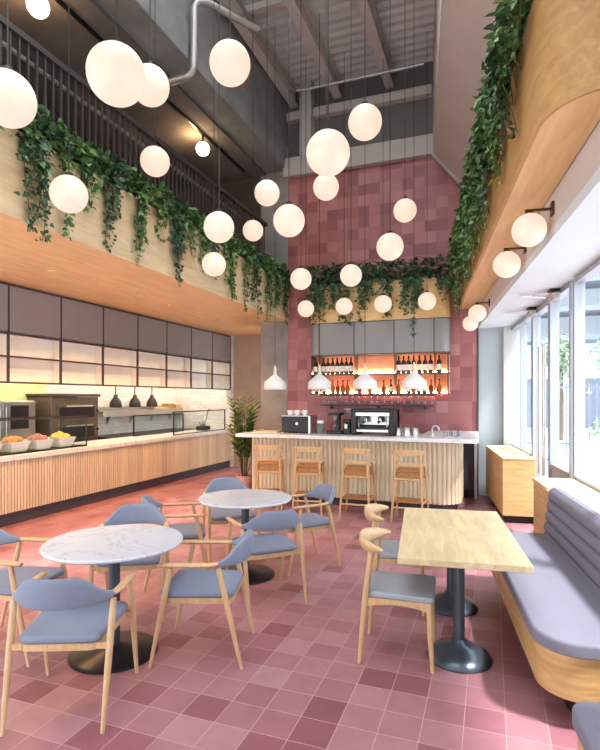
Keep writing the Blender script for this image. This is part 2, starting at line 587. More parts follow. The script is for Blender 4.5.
# left fascia
fas = struct(MB().box(-3.80, -3.76, 1.6, 9.64, 3.22, 3.97).build('trim_3', M['oak_fascia'], smooth=False))
fas.name = 'fascia_left'
pl = thing('planter_trough', 'long dark planter trough behind the oak fascia of the mezzanine', 'planter', (-3.92, 5.6, 3.6))
MB().box(-0.115, 0.115, -4.0, 4.03, 0.02, 0.34).build('soil', M['soil'], pl, smooth=False)
mb = MB()
mb.box(-0.118, -0.106, -4.0, 4.03, -0.30, 0.40).box(0.106, 0.118, -4.0, 4.03, -0.30, 0.36)
mb.box(-0.106, 0.106, -4.0, 4.03, -0.30, -0.28)
mb.build('trough', M['black'], pl, smooth=False)

# mezzanine railing
rail = thing('balcony_railing', 'dark metal baluster railing along the mezzanine edge', 'railing', (-4.12, 5.6, 4.0))
MB().box(-0.03, 0.03, -3.9, 3.75, 1.06, 1.12).build('top_rail', M['frame_dark'], rail)
MB().box(-0.02, 0.02, -3.9, 3.75, 0.0, 0.05).build('bottom_rail', M['frame_dark'], rail)
MB().tube([(-0.10, -3.9, 0.97), (-0.10, 3.75, 0.97)], 0.022, 8).build('handrail', M['pipe'], rail)
bal = MB().box(-0.011, 0.011, -0.011, 0.011, 0.05, 1.06).build('baluster', M['frame_dark'], rail, (0, -3.85, 0), smooth=False)
for k in range(1, 76):
    b = bal.copy()
    COL.objects.link(b)
    b.location = (0, -3.85 + 0.1 * k, 0)

# right side (rotated frame)
struct(MB().box(0.0, 0.16, 9.74 - 9.74 + 8.99 - 8.99 - 1.5, 9.9, 2.92, 3.4).build('wall_right_header', M['soffit_white'], loc=WO, rz=WR, smooth=False))
struct(MB().box(-0.56, 0.0, -1.5, 9.86, 2.92, 3.0).build('ceiling_window_bay', M['soffit_white'], loc=WO, rz=WR, smooth=False))
struct(MB().box(-0.56, -0.48, -1.5, 9.86, 3.0, 5.13).build('wall_right', M['slope'], loc=WO, rz=WR, smooth=False))
# sloped plaster and short upright above it
mb = MB()
pr_ = [(-0.48, 5.02), (-0.48, 5.13), (-1.25, 6.09), (-1.25, 8.0), (-1.314, 8.0), (-1.314, 6.06), (-0.56, 5.12)]
k = len(pr_)
mb.add([(n_, t_, z_) for t_ in (-1.5, 10.06) for n_, z_ in pr_],
       [tuple(range(k)), tuple(range(2 * k - 1, k - 1, -1))] + [(i, i + k, (i + 1) % k + k, (i + 1) % k) for i in range(k)])
struct(mb.build('wall_right_slope', M['slope'], loc=WO, rz=WR, smooth=False))
# white alcove end wall beyond the tiles
struct(MB().box(-0.19, 0.45, 9.66, 9.80, 0, 2.92).build('wall_alcove', M['alcove'], smooth=False))
struct(MB().box(0.22, 0.36, 9.56, 9.66, 0, 2.92).build('alcove_pilaster', M['trim_grey'], smooth=False))
struct(MB().box(-0.212, -0.188, 9.63, 9.67, 0, 2.92).build('trim_3', M['frame_dark'], smooth=False))

# planter band with its rounded end, oak
def band(n0, n1, t0, t1, r, seg=14):
    pts = [(n1, t1), (n0, t1), (n0, t0 + 1.3 * r)]
    for i in range(1, seg + 1):
        a_ = pi + (pi / 2) * i / seg
        pts.append((n0 + r + r * cos(a_), t0 + 1.3 * r + 1.3 * r * sin(a_)))
    pts.append((n1, t0))
    return pts


out_ = band(-0.90, -0.565, 3.05, 9.70, 0.325)
inn_ = band(-0.872, -0.568, 3.078, 9.69, 0.275)
mb = MB()
n = len(out_)
vs, fs = [], []
for (x, y_) in out_:
    vs += [(x, y_, 3.25), (x, y_, 4.03)]
for (x, y_) in inn_:
    vs += [(x, y_, 3.25), (x, y_, 4.03)]
for i in range(n - 1):
    fs += [(2 * i, 2 * i + 1, 2 * i + 3, 2 * i + 2), (2 * n + 2 * i, 2 * n + 2 * i + 2, 2 * n + 2 * i + 3, 2 * n + 2 * i + 1),
           (2 * i + 1, 2 * n + 2 * i + 1, 2 * n + 2 * i + 3, 2 * i + 3), (2 * i, 2 * i + 2, 2 * n + 2 * i + 2, 2 * n + 2 * i)]
fs += [(0, 2 * n, 2 * n + 1, 1), (2 * n - 2, 2 * n - 1, 4 * n - 1, 4 * n - 2)]
mb.add(vs, fs)
pr2 = thing('curved_planter', 'oak planter band with a rounded end above the windows', 'planter', WO, WR)
mb.build('fascia', M['oak_band_shaded'], pr2)
MB().prism(inn_, 3.252, 3.28).build('soffit_board', M['oak_soffit'], pr2, smooth=False)
MB().prism([(n_ * 1.0, t_) for n_, t_ in inn_], 3.80, 3.93).build('soil', M['soil'], pr2, smooth=False)

# windows: glazed wall, panes between mullions
def window(name, t0, t1, z0, z1, mullions=()):
    w = sthing(name, WO, WR)
    f = 0.045
    m = MB()
    m.box(-0.03, 0.07, t0, t0 + f, z0, z1).box(-0.03, 0.07, t1 - f, t1, z0, z1)
    m.box(-0.03, 0.07, t0 + f, t1 - f, z0, z0 + f).box(-0.03, 0.07, t0 + f, t1 - f, z1 - f, z1)
    for t in mullions:
        m.box(-0.03, 0.07, t - f / 2, t + f / 2, z0 + f, z1 - f)
    m.build('window_frame', M['window_frame'], w, smooth=False)
    edges = [t0 + f] + [e for t in mullions for e in (t - f / 2, t + f / 2)] + [t1 - f]
    for i in range(0, len(edges), 2):
        MB().box(0.015, 0.027, edges[i], edges[i + 1], z0 + f, z1 - f).build('pane', M['glass'], w, smooth=False)
    return w


window('window_1', 7.96, 9.70, 0.87, 2.90, (8.84,))
window('window_2', 6.06, 6.96, 0.87, 2.90)
window('window_3', 3.95, 5.96, 0.87, 2.90)
window('window_4', 1.95, 3.94, 0.87, 2.90)
# door of glass with two tall pull bars
dr = sthing('door_1', WO, WR)
m = MB()
f = 0.05
m.box(-0.03, 0.07, 6.98, 7.03, 0, 2.9).box(-0.03, 0.07, 7.89, 7.94, 0, 2.9).box(-0.03, 0.07, 7.03, 7.89, 2.83, 2.9).box(-0.03, 0.07, 7.03, 7.89, 0, 0.1)
m.build('door_frame', M['window_frame'], dr, smooth=False)
MB().box(0.015, 0.027, 7.03, 7.89, 0.1, 2.83).build('door_glass', M['glass'], dr, smooth=False)
for t in (7.08, 7.30):
    h = MB().tube([(-0.065, t, 0.75), (-0.065, t, 2.35)], 0.02, 12)
    for z in (0.95, 2.1):
        h.tube([(-0.065, t, z), (0.0145, t, z)], 0.012, 8)
    h.build('door_handle', M['alu'], dr)
# low wall under the sills and solid wall towards the camera
for nm, t0, t1 in (('wall_sill', 7.95, 9.86), ('wall_sill', 1.95, 6.97)):
    struct(MB().box(0.0, 0.14, t0, t1, 0, 0.869).build(nm, M['trim_grey'], loc=WO, rz=WR, smooth=False))
struct(MB().box(0.0, 0.16, -1.5, 1.94, 0, 2.92).build('wall_right_near', M['soffit_white'], loc=WO, rz=WR, smooth=False))
struct(MB().box(0.0, 0.14, 9.72, 9.86, 0.869, 2.92).build('wall_right_far', M['trim_grey'], loc=WO, rz=WR, smooth=False))
# door closers fixed to the header
for t, nm in ((6.55, 'nearer'), (7.75, 'farther')):
    c = thing('door_closer', 'pale metal door closer arm under the white header, the %s of two' % nm, 'door closer', W(0, t, 2.80), WR, 'door closers')
    MB().box(-0.11, -0.032, -0.13, 0.13, 0.0, 0.075).build('closer_body', M['steel_matt'], c, bevel=0.008)
    MB().tube([(-0.07, 0, 0.09), (-0.42, 0.10, 0.085)], 0.014, 8, 0.5).build('arm', M['alu'], c)
    MB().tube([(-0.42, 0.10, 0.085), (-0.10, 0.30, 0.085)], 0.012, 8, 0.5).build('arm', M['alu'], c)
    MB().box(-0.13, -0.03, -0.09, 0.09, 0.095, 0.119).build('mounting_plate', M['black'], c)

# ------------------------------------------------------------------ service counter on the left
ct = thing('service_counter', 'long oak slatted service counter with dark kick plate on the left', 'counter', (-6.0, 7.4, 0))
mb = MB()
y = -3.9
while y < 4.02:
    mb.box(-0.02, 0.0, y, y + 0.037, 0.17, 0.855)
    y += 0.05
mb.box(-0.05, -0.019, -3.9, 4.06, 0.17, 0.855)
mb.build('slatted_front', M['oak_slat'], ct, smooth=False)
MB().box(-0.75, -0.051, -3.9, 4.06, 0.0, 0.86).build('body', M['cab_in'], ct, smooth=False)
MB().box(-0.05, -0.03, -3.9, 4.06, 0.0, 0.168).build('kick_plate', M['dark_kick'], ct, smooth=False)
wt = MB().box(-6.78, -5.97, 3.5, 11.465, 0.861, 0.932).build('counter_worktop', M['stone'], bevel=0.006)
tag(wt, 'long white stone worktop lying on the slatted service counter', 'worktop')

# wall cabinets above it, 0.9 m modules
cab = thing('wall_cabinet', 'x', 'cabinet', (-6.0, 0, 0), 0, 'grey wall cabinets with lit cubbies over the service counter')
t = 0.012
mb = MB()
mb.box(-0.16, -0.152, 0.002, 0.898, 1.9, 3.22).box(-0.152, -0.03, 0.002, 0.010, 1.9, 3.22).box(-0.152, -0.03, 0.890, 0.898, 1.9, 3.22)
for z in (1.9, 2.25, 2.555, 3.21):
    mb.box(-0.152, -0.03, 0.010, 0.890, z, z + 0.010)
mb.build('carcass', M['cab_in'], cab, smooth=False)
MB().box(-0.028, -0.004, 0.014, 0.886, 2.585, 3.195).build('door', M['cab_grey'], cab, smooth=False)
mb = MB()
mb.box(-0.03, 0.0, 0.002, 0.013, 1.9, 3.222).box(-0.03, 0.0, 0.887, 0.898, 1.9, 3.222)
for z in (1.897, 2.243, 2.548, 3.198):
    mb.box(-0.03, 0.0, 0.013, 0.887, z, z + 0.024)
mb.build('frame', M['frame_dark'], cab, smooth=False)
MB().box(-0.06, -0.034, 0.02, 0.88, 2.262, 2.268).build('light_strip', M['led_cream'], cab, smooth=False)
MB().box(-0.06, -0.034, 0.02, 0.88, 1.912, 1.918).build('light_strip', M['led_cream'], cab, smooth=False)
names = ['nearest the camera, cut by the photo edge', 'first whole one from the photo edge', 'second whole one from the photo edge',
         'third whole one from the photo edge', 'fourth from the beige end wall', 'third from the beige end wall',
         'second from the beige end wall', 'last one against the beige end wall']
for i in range(8):
    lab = 'grey door cabinet over two lit cubbies, ' + names[i]
    if i == 0:
        cab['label'] = lab
        cab.location = (-6.0, 4.26, 0)
    else:
        dup(cab, (-6.0, 4.26 + 0.9 * i, 0), 0, lab)

# recessed downlights in the oak soffit
dl = None
for i in range(8):
    loc = (-4.95, 3.22 + 0.82 * i, 3.215)
    lab = '%s small recessed downlight in the oak soffit, counted from the camera' % ORD[i]
    if dl is None:
        dl = thing('recessed_downlight', lab, 'downlight', loc, 0, 'downlights in the oak soffit')
        MB().lathe([(0.052, 0.0), (0.055, 0.018), (0.036, 0.018), (0.034, 0.002)], seg=20).build('ring', M['oak_soffit'], dl)
        MB().lathe([(0.0, 0.010), (0.034, 0.010), (0.034, 0.014), (0.0, 0.014)], seg=20).build('lens', M['downlight'], dl)
    else:
        dup(dl, loc, 0, lab)
    la = bpy.data.lights.new('downlight_beam', 'SPOT')
    la.energy = 46
    la.color = (1, 0.52, 0.22)
    la.spot_size = R(120)
    la.spot_blend = 0.6
    la.shadow_soft_size = 0.04
    lo = bpy.data.objects.new('downlight_beam', la)
    COL.objects.link(lo)
    lo.location = (loc[0], loc[1], 3.20)
    # kitchen-side lamp row above the cooks (unseen, set out to light the tiled wall)
kl = None
for i, yy in enumerate((4.6, 6.2, 7.8, 9.4, 10.8)):
    loc = (-6.55, yy, 3.195)
    lab = '%s unseen flat ceiling lamp above the kitchen aisle, from the camera' % ORD[i]
    if kl is None:
        kl = thing('unseen_kitchen_lamp', lab, 'ceiling lamp', loc, 0, 'unseen kitchen ceiling lamps')
        MB().box(-0.16, 0.16, -0.3, 0.3, 0.008, 0.038).build('housing', M['white'], kl, bevel=0.005)
        MB().box(-0.14, 0.14, -0.28, 0.28, 0.0, 0.007).build('diffuser', M['downlight'], kl, smooth=False)
    else:
        dup(kl, loc, 0, lab)
    la = bpy.data.lights.new('unseen_kitchen_lamp_light', 'AREA')
    la.shape = 'RECTANGLE'
    la.size, la.size_y = 0.28, 0.56
    la.energy = 8.5
    la.color = (1, 0.93, 0.82)
    lo = bpy.data.objects.new('unseen_kitchen_lamp_light', la)
    COL.objects.link(lo)
    lo.location = (loc[0], loc[1], 3.18)

# ------------------------------------------------------------------ kitchen things
bc = thing('back_counter', 'dark topped low counter along the white tiled kitchen wall', 'counter', (-7.25, 9.8, 0))
MB().box(-0.34, 0.30, -1.55, 1.58, 0.0, 0.88).build('body', M['steel_matt'], bc, smooth=False)
MB().box(-0.345, 0.33, -1.56, 1.59, 0.881, 0.93).build('top', M['black'], bc, bevel=0.004)

ov = thing('deck_oven', 'tall bronze steel deck oven with three dark glass doors', 'oven', (-7.3, 7.44, 0))
MB().box(-0.28, 0.27, -0.57, 0.57, 0.35, 1.72).build('body', M['oven_bronze'], ov, bevel=0.01)
MB().box(-0.28, 0.30, -0.60, 0.60, 1.725, 1.775).build('hood', M['frame_dark'], ov, bevel=0.006)
for z in (0.62, 0.97, 1.32):
    d_ = MB().box(0.272, 0.295, -0.44, 0.46, z, z + 0.26).build('door', M['oven_bronze'], ov, bevel=0.004)
    MB().box(0.296, 0.301, -0.41, 0.43, z + 0.02, z + 0.215).build('glass', M['black'], d_, smooth=False)
    MB().tube([(0.345, -0.30, z + 0.235), (0.345, 0.34, z + 0.235)], 0.012, 8).build('handle', M['steel'], d_)
    MB().tube([(0.272, 0.53, z + 0.14), (0.30, 0.53, z + 0.14)], 0.022, 12).build('knob', M['black'], ov)
for sx in (-0.2, 0.2):
    for sy in (-0.5, 0.5):
        MB().box(sx - 0.03, sx + 0.03, sy - 0.03, sy + 0.03, 0, 0.35).build('leg', M['frame_dark'], ov, smooth=False)

fr = thing('steel_refrigerator', 'stainless upright refrigerator with two glass doors before yellow tiles', 'refrigerator', (-7.26, 6.02, 0))
MB().box(-0.27, 0.08, -0.66, 0.66, 0.1, 1.66).build('body', M['steel_matt'], fr, bevel=0.012)
for s in (-1, 1):
    d_ = MB().box(0.082, 0.11, 0.33 * s - 0.31, 0.33 * s + 0.31, 0.92, 1.64).build('door', M['steel'], fr, bevel=0.006)
    MB().box(0.111, 0.116, 0.33 * s - 0.17, 0.33 * s + 0.17, 1.2, 1.58).build('glass', M['black'], d_, smooth=False)
    MB().tube([(0.14, 0.055 * s, 1.02), (0.14, 0.055 * s, 1.55)], 0.012, 8).build('handle', M['steel'], d_)
MB().box(0.082, 0.11, -0.63, 0.63, 0.14, 0.90).build('lower_panel', M['steel'], fr, bevel=0.006)
MB().box(-0.25, 0.06, -0.62, 0.62, 0.0, 0.1).build('plinth', M['black'], fr, smooth=False)

# wall sockets on the tiles by the oven
so = MB().box(-7.569, -7.55, 6.76, 6.86, 1.28, 1.36).build('wall_socket', M['black'], bevel=0.004)
tag(so, 'small dark wall socket on the yellow tiles beside the oven', 'socket')

# heat lamps
hl = None
for (yy, nm) in ((8.95, 'nearest the oven'), (9.58, 'middle of three'), (10.2, 'farthest from the oven')):
    lab = 'black bell heat lamp over the steel shelf, ' + nm
    if hl is None:
        hl = thing('heat_lamp', lab, 'heat lamp', (-7.40, yy, 1.50), 0, 'black heat lamps over the pass shelf')
        MB().lathe([(0.128, 0.0), (0.130, 0.02), (0.118, 0.10), (0.085, 0.17), (0.045, 0.215), (0.04, 0.27), (0.0, 0.27), ], seg=28).build('shade', M['black'], hl)
        MB().lathe([(0.0, 0.012), (0.07, 0.015), (0.10, 0.03), (0.0, 0.06)], seg=20).build('bulb', M['led_warm'], hl)
        MB().tube([(0, 0, 0.27), (0, 0, 1.72)], 0.012, 8).build('rod', M['black'], hl)
    else:
        dup(hl, (-7.40, yy, 1.50), 0, lab)

sh = thing('pass_shelf', 'stainless wall shelf on brackets below the heat lamps', 'shelf', (-7.3, 10.0, 1.29))
mb = MB().box(-0.298, -0.08, -1.45, 1.45, 0.13, 0.15).box(-0.10, -0.08, -1.45, 1.45, 0.02, 0.13).box(-0.298, -0.29, -1.45, 1.45, 0.15, 0.22)
mb.build('shelf_board', M['steel_matt'], sh, smooth=False)
for yy in (-1.1, -0.35, 0.4, 1.15):
    MB().add([(-0.298, yy, 0.128), (-0.12, yy, 0.128), (-0.298, yy, -0.15), (-0.298, yy + 0.02, 0.128), (-0.12, yy + 0.02, 0.128), (-0.298, yy + 0.02, -0.15)],
             [(0, 1, 2), (5, 4, 3), (0, 3, 4, 1), (1, 4, 5, 2), (2, 5, 3, 0)]).build('bracket', M['steel'], sh, smooth=False)
for (yy, w_, h_, mm, lab) in ((10.25, 0.62, 0.045, 'oak_bar', 'flat wooden board lying on the steel pass shelf'),
                              (10.68, 0.26, 0.12, 'card', 'brown cardboard box on the steel pass shelf'),
                              (10.98, 0.20, 0.10, 'oak_box', 'small ochre box at the far end of the pass shelf')):
    if 'board' in lab and 'card' not in lab:
        o = MB().box(-0.09, 0.09, -w_ / 2, w_ / 2, 0, h_).build('wooden_board', M[mm], None, (-7.485, yy + 0.3, 1.441), bevel=0.01)
        tag(o, lab, 'board')
    else:
        o = thing('box', lab, 'box', (-7.485, yy + 0.3, 1.441))
        MB().box(-0.10, 0.10, -w_ / 2, w_ / 2, 0, h_).build('carton', M[mm], o, bevel=0.004)
        MB().box(-0.10, 0.10, -0.02, 0.02, h_ + 0.0005, h_ + 0.003).build('tape', M['label_white'], o, smooth=False)

# screens on the counter
def screen(name, lab, y0, y1, h, x=-6.08, cross=()):
    s_ = thing(name, lab, 'glass screen', (x, y0, 0.933))
    L_ = y1 - y0
    fm = MB().box(-0.012, 0.012, 0, 0.022, 0, h).box(-0.012, 0.012, L_ - 0.022, L_, 0, h)
    fm.box(-0.012, 0.012, 0.022, L_ - 0.022, h - 0.022, h).box(-0.012, 0.012, 0.022, L_ - 0.022, 0, 0.018)
    fm.build('frame', M['black'], s_, smooth=False)
    MB().box(-0.004, 0.004, 0.022, L_ - 0.022, 0.018, h - 0.022).build('pane', M['glass_case'], s_, smooth=False)
    return s_


screen('glass_screen', 'black framed glass sneeze screen on the worktop beside the end wall', 9.10, 11.30, 0.49)
screen('glass_screen', 'lower black framed glass screen at the back edge of the worktop', 8.60, 10.4, 0.42, -6.68)
jp = thing('juice_press', 'chrome lever press behind the glass screen', 'juice press', (-6.42, 10.85, 0.933))
MB().box(-0.11, 0.11, -0.16, 0.16, 0, 0.10).build('base', M['black'], jp, bevel=0.02)
MB().tube([(0, 0.06, 0.10), (0, 0.04, 0.22), (0, 0.16, 0.40)], [0.05, 0.045, 0.04], 12).build('column', M['steel'], jp)
MB().tube([(0, 0.10, 0.38), (0.02, 0.20, 0.47), (0.02, 0.26, 0.50)], [0.03, 0.024, 0.02], 10).build('lever', M['steel'], jp)
MB().lathe([(0.03, 0), (0.06, 0.05), (0.075, 0.11), (0.07, 0.11), (0.055, 0.055), (0.0, 0.02)], (0, -0.07, 0.101), 20).build('cup', M['steel'], jp)

# food display
fc = thing('food_display_case', 'clear glass display case on the near end of the service counter', 'display case', (-6.3, 5.5, 0.933))
fm = MB()
fm.box(-0.24, 0.235, -1.2, 1.13, 0.0, 0.022)
fm.build('base_tray', M['black'], fc, smooth=False)
MB().box(0.236, 0.244, -1.2, 1.13, 0.0, 0.36).build('front_pane', M['glass_case'], fc, smooth=False)
MB().box(-0.24, 0.235, 1.131, 1.139, 0.0, 0.46).build('end_pane', M['glass_case'], fc, smooth=False)
MB().box(-0.24, 0.25, -1.2, 1.13, 0.468, 0.482).build('top_pane', M['glass_case'], fc, smooth=False)
fm = MB()
fm.box(0.25, 0.262, -1.2, 1.13, 0.466, 0.486).box(-0.252, -0.24, -1.2, 1.13, 0.466, 0.486)
for yy in (-0.35, 1.09):
    fm.box(-0.252, -0.232, yy, yy + 0.022, 0.022, 0.466)
fm.box(0.246, 0.262, 1.112, 1.128, 0.0, 0.466)
fm.build('top_rails', M['frame_dark'], fc, smooth=False)


def food(yy, x, mm, lab, r=0.17, group='bowls of produce in the display case'):
    b = thing('food_bowl', lab, 'bowl', (x, yy, 0.957), 0, group)
    mb = MB()
    ring = lambda s, z: [(-s, -s * 0.95, z), (s, -s * 0.95, z), (s, s * 0.95, z), (-s, s * 0.95, z)]
    mb.loops([ring(r * 0.72, 0), ring(r, 0.14), ring(r * 0.94, 0.14), ring(r * 0.68, 0.015)], True)
    mb.build('tray', M['ceramic'], b, smooth=False)
    hb = MB()
    rnd = random.Random(int(yy * 100))
    for _ in range(46):
        a_, q = rnd.uniform(0, 2 * pi), rnd.random() ** 0.5 * r * 0.72
        hb.sphere((q * cos(a_), q * sin(a_), 0.12 + 0.07 * (1 - q / r) + rnd.uniform(-.015, .015)), rnd.uniform(0.026, 0.04), 8, 5)
    hb.build('heap', M[mm], b)['kind'] = 'stuff'
    return b


food(4.98, -6.24, 'food_red', 'white bowl heaped with red tomatoes, nearest the photo edge')
food(5.42, -6.24, 'food_orange', 'white bowl of orange yellow produce beside the tomatoes')
food(5.84, -6.24, 'food_pink', 'white bowl of pale pink produce beside the yellow one')
food(6.27, -6.24, 'food_yellow', 'white bowl heaped high with pale yellow produce at case end')

# ------------------------------------------------------------------ bar
bar = thing('bar_counter', 'curved end bar counter clad in pale vertical flutes', 'bar counter', (-2.0, 7.9, 0))


def barpath(off, n_arc=10, r=0.30, x0=-1.74, x1=1.58, yb=0.75):
    """outline (front edge then rounded right end); off grows outward"""
    pts = [(x0, -off)]
    x = x0
    while x < x1 - r:
        pts.append((x, -off))
        x += 0.02
    for i in range(n_arc * 3 + 1):
        a_ = -pi / 2 + (pi / 2) * i / (n_arc * 3)
        pts.append((x1 - r + (r + off) * cos(a_), r + (r + off) * sin(a_)))
    pts += [(x1 + off, yb)]
    return pts


# fluted skin: sample the path by length and ripple it
base_pts = [Vector((p[0], p[1], 0)) for p in barpath(0)]
dens = [base_pts[0]]
for a, b in zip(base_pts, base_pts[1:]):
    L_ = (b - a).length
    if L_ < 1e-6:
        continue
    m_ = max(1, int(L_ / 0.0065))
    for i in range(1, m_ + 1):
        dens.append(a.lerp(b, i / m_))
tot = 0
sk = []
for i, p in enumerate(dens):
    if i:
        tot += (p - dens[i - 1]).length
    d = (dens[min(i + 1, len(dens) - 1)] - dens[max(i - 1, 0)]).normalized()
    nrm = Vector((d.y, -d.x, 0))
    u = (tot % 0.07) / 0.07
    rip = 0.022 * math.sqrt(max(0, 1 - (u / 0.38 - 1) ** 2)) if u < 0.78 else -0.009
    sk.append(p + nrm * rip)
mb = MB()
n = len(sk)
vs = [(p.x, p.y, 0.13) for p in sk] + [(p.x, p.y, 1.06) for p in sk]
inner = [(p.x, p.y + 0.0, 0) for p in dens]
mb.add(vs, [(i, i + 1, n + i + 1, n + i) for i in range(n - 1)])
mb.build('fluted_cladding', M['oak_pale'], bar, smooth=False)
core = [(-1.74, 0.016)] + [(p[0] - 0.016, p[1] + 0.016) for p in barpath(0)[1:]] + [(-1.74, 0.75)]
MB().prism(core, 0.128, 1.058).build('body', M['oak_pale'], bar, smooth=False)
kp = [(-1.72, 0.06)] + [(p[0] - 0.02, p[1] + 0.03) for p in barpath(-0.03)[1:]] + [(-1.72, 0.74)]
MB().prism(kp, 0.0, 0.127).build('kick_plate', M['dark_kick'], bar, smooth=False)

# worktop, L-shaped with a return to the wall
op = [(-3.92, 7.64), (-0.30, 7.64), (-0.22, 7.66), (-0.165, 7.72), (-0.15, 7.80), (-0.19, 9.62), (-1.02, 9.62), (-1.02, 8.68), (-3.88, 8.68)]
wt = MB().prism(op, 1.061, 1.118).build('bar_worktop', M['stone'], bevel=0.005)
tag(wt, 'white stone worktop lying on the fluted bar counter', 'worktop')
rb = thing('bar_return_cabinet', 'dark cupboard and post under the return end of the bar worktop', 'cabinet', (-0.35, 9.3, 0))
MB().box(-0.62, 0.145, 0.0, 0.32, 0.14, 1.055).build('body', M['dark_kick'], rb, smooth=False)
MB().box(-0.60, 0.145, 0.04, 0.32, 0.0, 0.14).build('plinth', M['black'], rb, smooth=False)
MB().box(0.10, 0.145, -0.05, -0.005, 0.0, 1.06).build('post', M['pipe'], rb, smooth=False)
# back bar unit on the tiled wall
def stadium(x0, x1, y0, y1, r, seg=8):
    pts = [(x0, y1)]
    for i in range(seg + 1):
        a_ = pi + (pi / 2) * i / seg
        pts.append((x0 + r + r * cos(a_), y0 + r + r * sin(a_)))
    for i in range(seg + 1):
        a_ = -pi / 2 + (pi / 2) * i / seg
        pts.append((x1 - r + r * cos(a_), y0 + r + r * sin(a_)))
    pts.append((x1, y1))
    return pts


bb = thing('back_bar_unit', 'wall hung bar shelf unit with grey doors and glowing orange shelves', 'shelf unit', (-1.93, 9.3, 0))
X0, X1 = -1.29, 1.27
MB().prism(stadium(X0, X1, 0.0, 0.345, 0.15), 2.508, 3.085).build('door_row', M['cab_grey'], bb)
MB().prism(stadium(X0 - .006, X1 + .006, -0.008, 0.345, 0.156), 2.49, 2.507).build('door_rail', M['frame_dark'], bb)
MB().prism(stadium(X0 - .006, X1 + .006, -0.008, 0.345, 0.156), 3.086, 3.10).build('top_rail', M['frame_dark'], bb)
for xx in (-1.09, -0.412, 0.321, 1.017):
    MB().box(xx - 0.008, xx + 0.008, -0.006, -0.0005, 2.508, 3.085).build('door_edge', M['frame_dark'], bb, smooth=False)
MB().box(X0 + 0.01, X1 - 0.01, 0.325, 0.345, 1.79, 2.489).build('back_panel', M['cab_in_warm'], bb, smooth=False)
for z in (1.76, 2.125):
    MB().prism(stadium(X0, X1, 0.0, 0.324, 0.10), z, z + 0.022).build('shelf', M['frame_dark'], bb, smooth=False)
for xx in (X0 + 0.03, -1.09, -0.412, 0.321, 1.017, X1 - 0.03):
    MB().box(xx - 0.006, xx + 0.006, 0.055, 0.295, 1.7825, 2.1245).box(xx - 0.006, xx + 0.006, 0.055, 0.295, 2.1475, 2.489).build('divider', M['frame_dark'], bb, smooth=False)
for z in (1.7835, 2.1485):
    MB().box(X0 + 0.06, X1 - 0.06, 0.295, 0.322, z, z + 0.022).build('light_strip', M['led_warm'], bb, smooth=False)
MB().box(X0 + 0.2, X1 - 0.25, 0.05, 0.30, 1.735, 1.759).build('glass_rail', M['frame_dark'], bb, smooth=False)
# oak planter above
pb = thing('bar_planter', 'oak planter box with rounded corners over the bar shelf unit', 'planter', (-1.93, 9.3, 0))
mb = MB()
o_, i_ = stadium(X0, X1, 0, 0.345, 0.15), stadium(X0 + .02, X1 - .02, 0.02, 0.345, 0.135)
n = len(o_)
vs = [(x, y_, 3.101) for x, y_ in o_] + [(x, y_, 3.80) for x, y_ in o_] + [(x, y_, 3.101) for x, y_ in i_] + [(x, y_, 3.80) for x, y_ in i_]
fs = []
for i in range(n - 1):
    fs += [(i, i + 1, n + i + 1, n + i), (2 * n + i, 3 * n + i, 3 * n + i + 1, 2 * n + i + 1), (n + i, n + i + 1, 3 * n + i + 1, 3 * n + i), (i, 2 * n + i, 2 * n + i + 1, i + 1)]
fs += [(0, n, 3 * n, 2 * n), (n - 1, 3 * n - 1, 4 * n - 1, 2 * n - 1)]
mb.add(vs, fs).build('planter_front', M['oak_bar'], pb)
MB().prism(i_, 3.68, 3.74).build('soil', M['soil'], pb, smooth=False)

# small shelf below
ls = thing('thin_wall_shelf', 'thin dark shelf on the tiles above the espresso machine', 'shelf', (-1.95, 9.5, 1.555))
MB().box(-1.08, 0.98, -0.10, 0.148, 0, 0.022).build('shelf_board', M['frame_dark'], ls, smooth=False)
for xx in (-0.9, 0.0, 0.85):
    MB().box(xx - 0.012, xx + 0.012, 0.0, 0.148, -0.06, 0.0).build('bracket', M['frame_dark'], ls, smooth=False)

# bottles
def bottle_proto(glassm, r, h, label_m=None, style='wine'):
    b = thing('bottle', 'x', 'bottle')
    if style == 'wine':
        prof = [(0, 0), (r, 0), (r, h * 0.58), (r * 0.9, h * 0.66), (r * 0.38, h * 0.76), (r * 0.36, h * 0.96), (r * 0.42, h * 0.965), (r * 0.42, h), (0, h)]
    else:
        prof = [(0, 0), (r, 0), (r * 1.02, h * 0.45), (r * 0.8, h * 0.55), (r * 0.32, h * 0.68), (r * 0.3, h * 0.9), (r * 0.4, h * 0.91), (r * 0.4, h), (0, h)]
    MB().lathe(prof, seg=14).build('glass', glassm, b)
    if label_m:
        MB().lathe([(r + .0015, h * 0.16), (r + .0015, h * 0.48)], seg=14).build('label', label_m, b)
    else:
        MB().lathe([(r * 0.42, h * 0.93), (r * 0.44, h * 0.93), (r * 0.44, h * 1.01), (0, h * 1.01)], seg=10).build('cap', M['bottle_dark'], b)
    return b


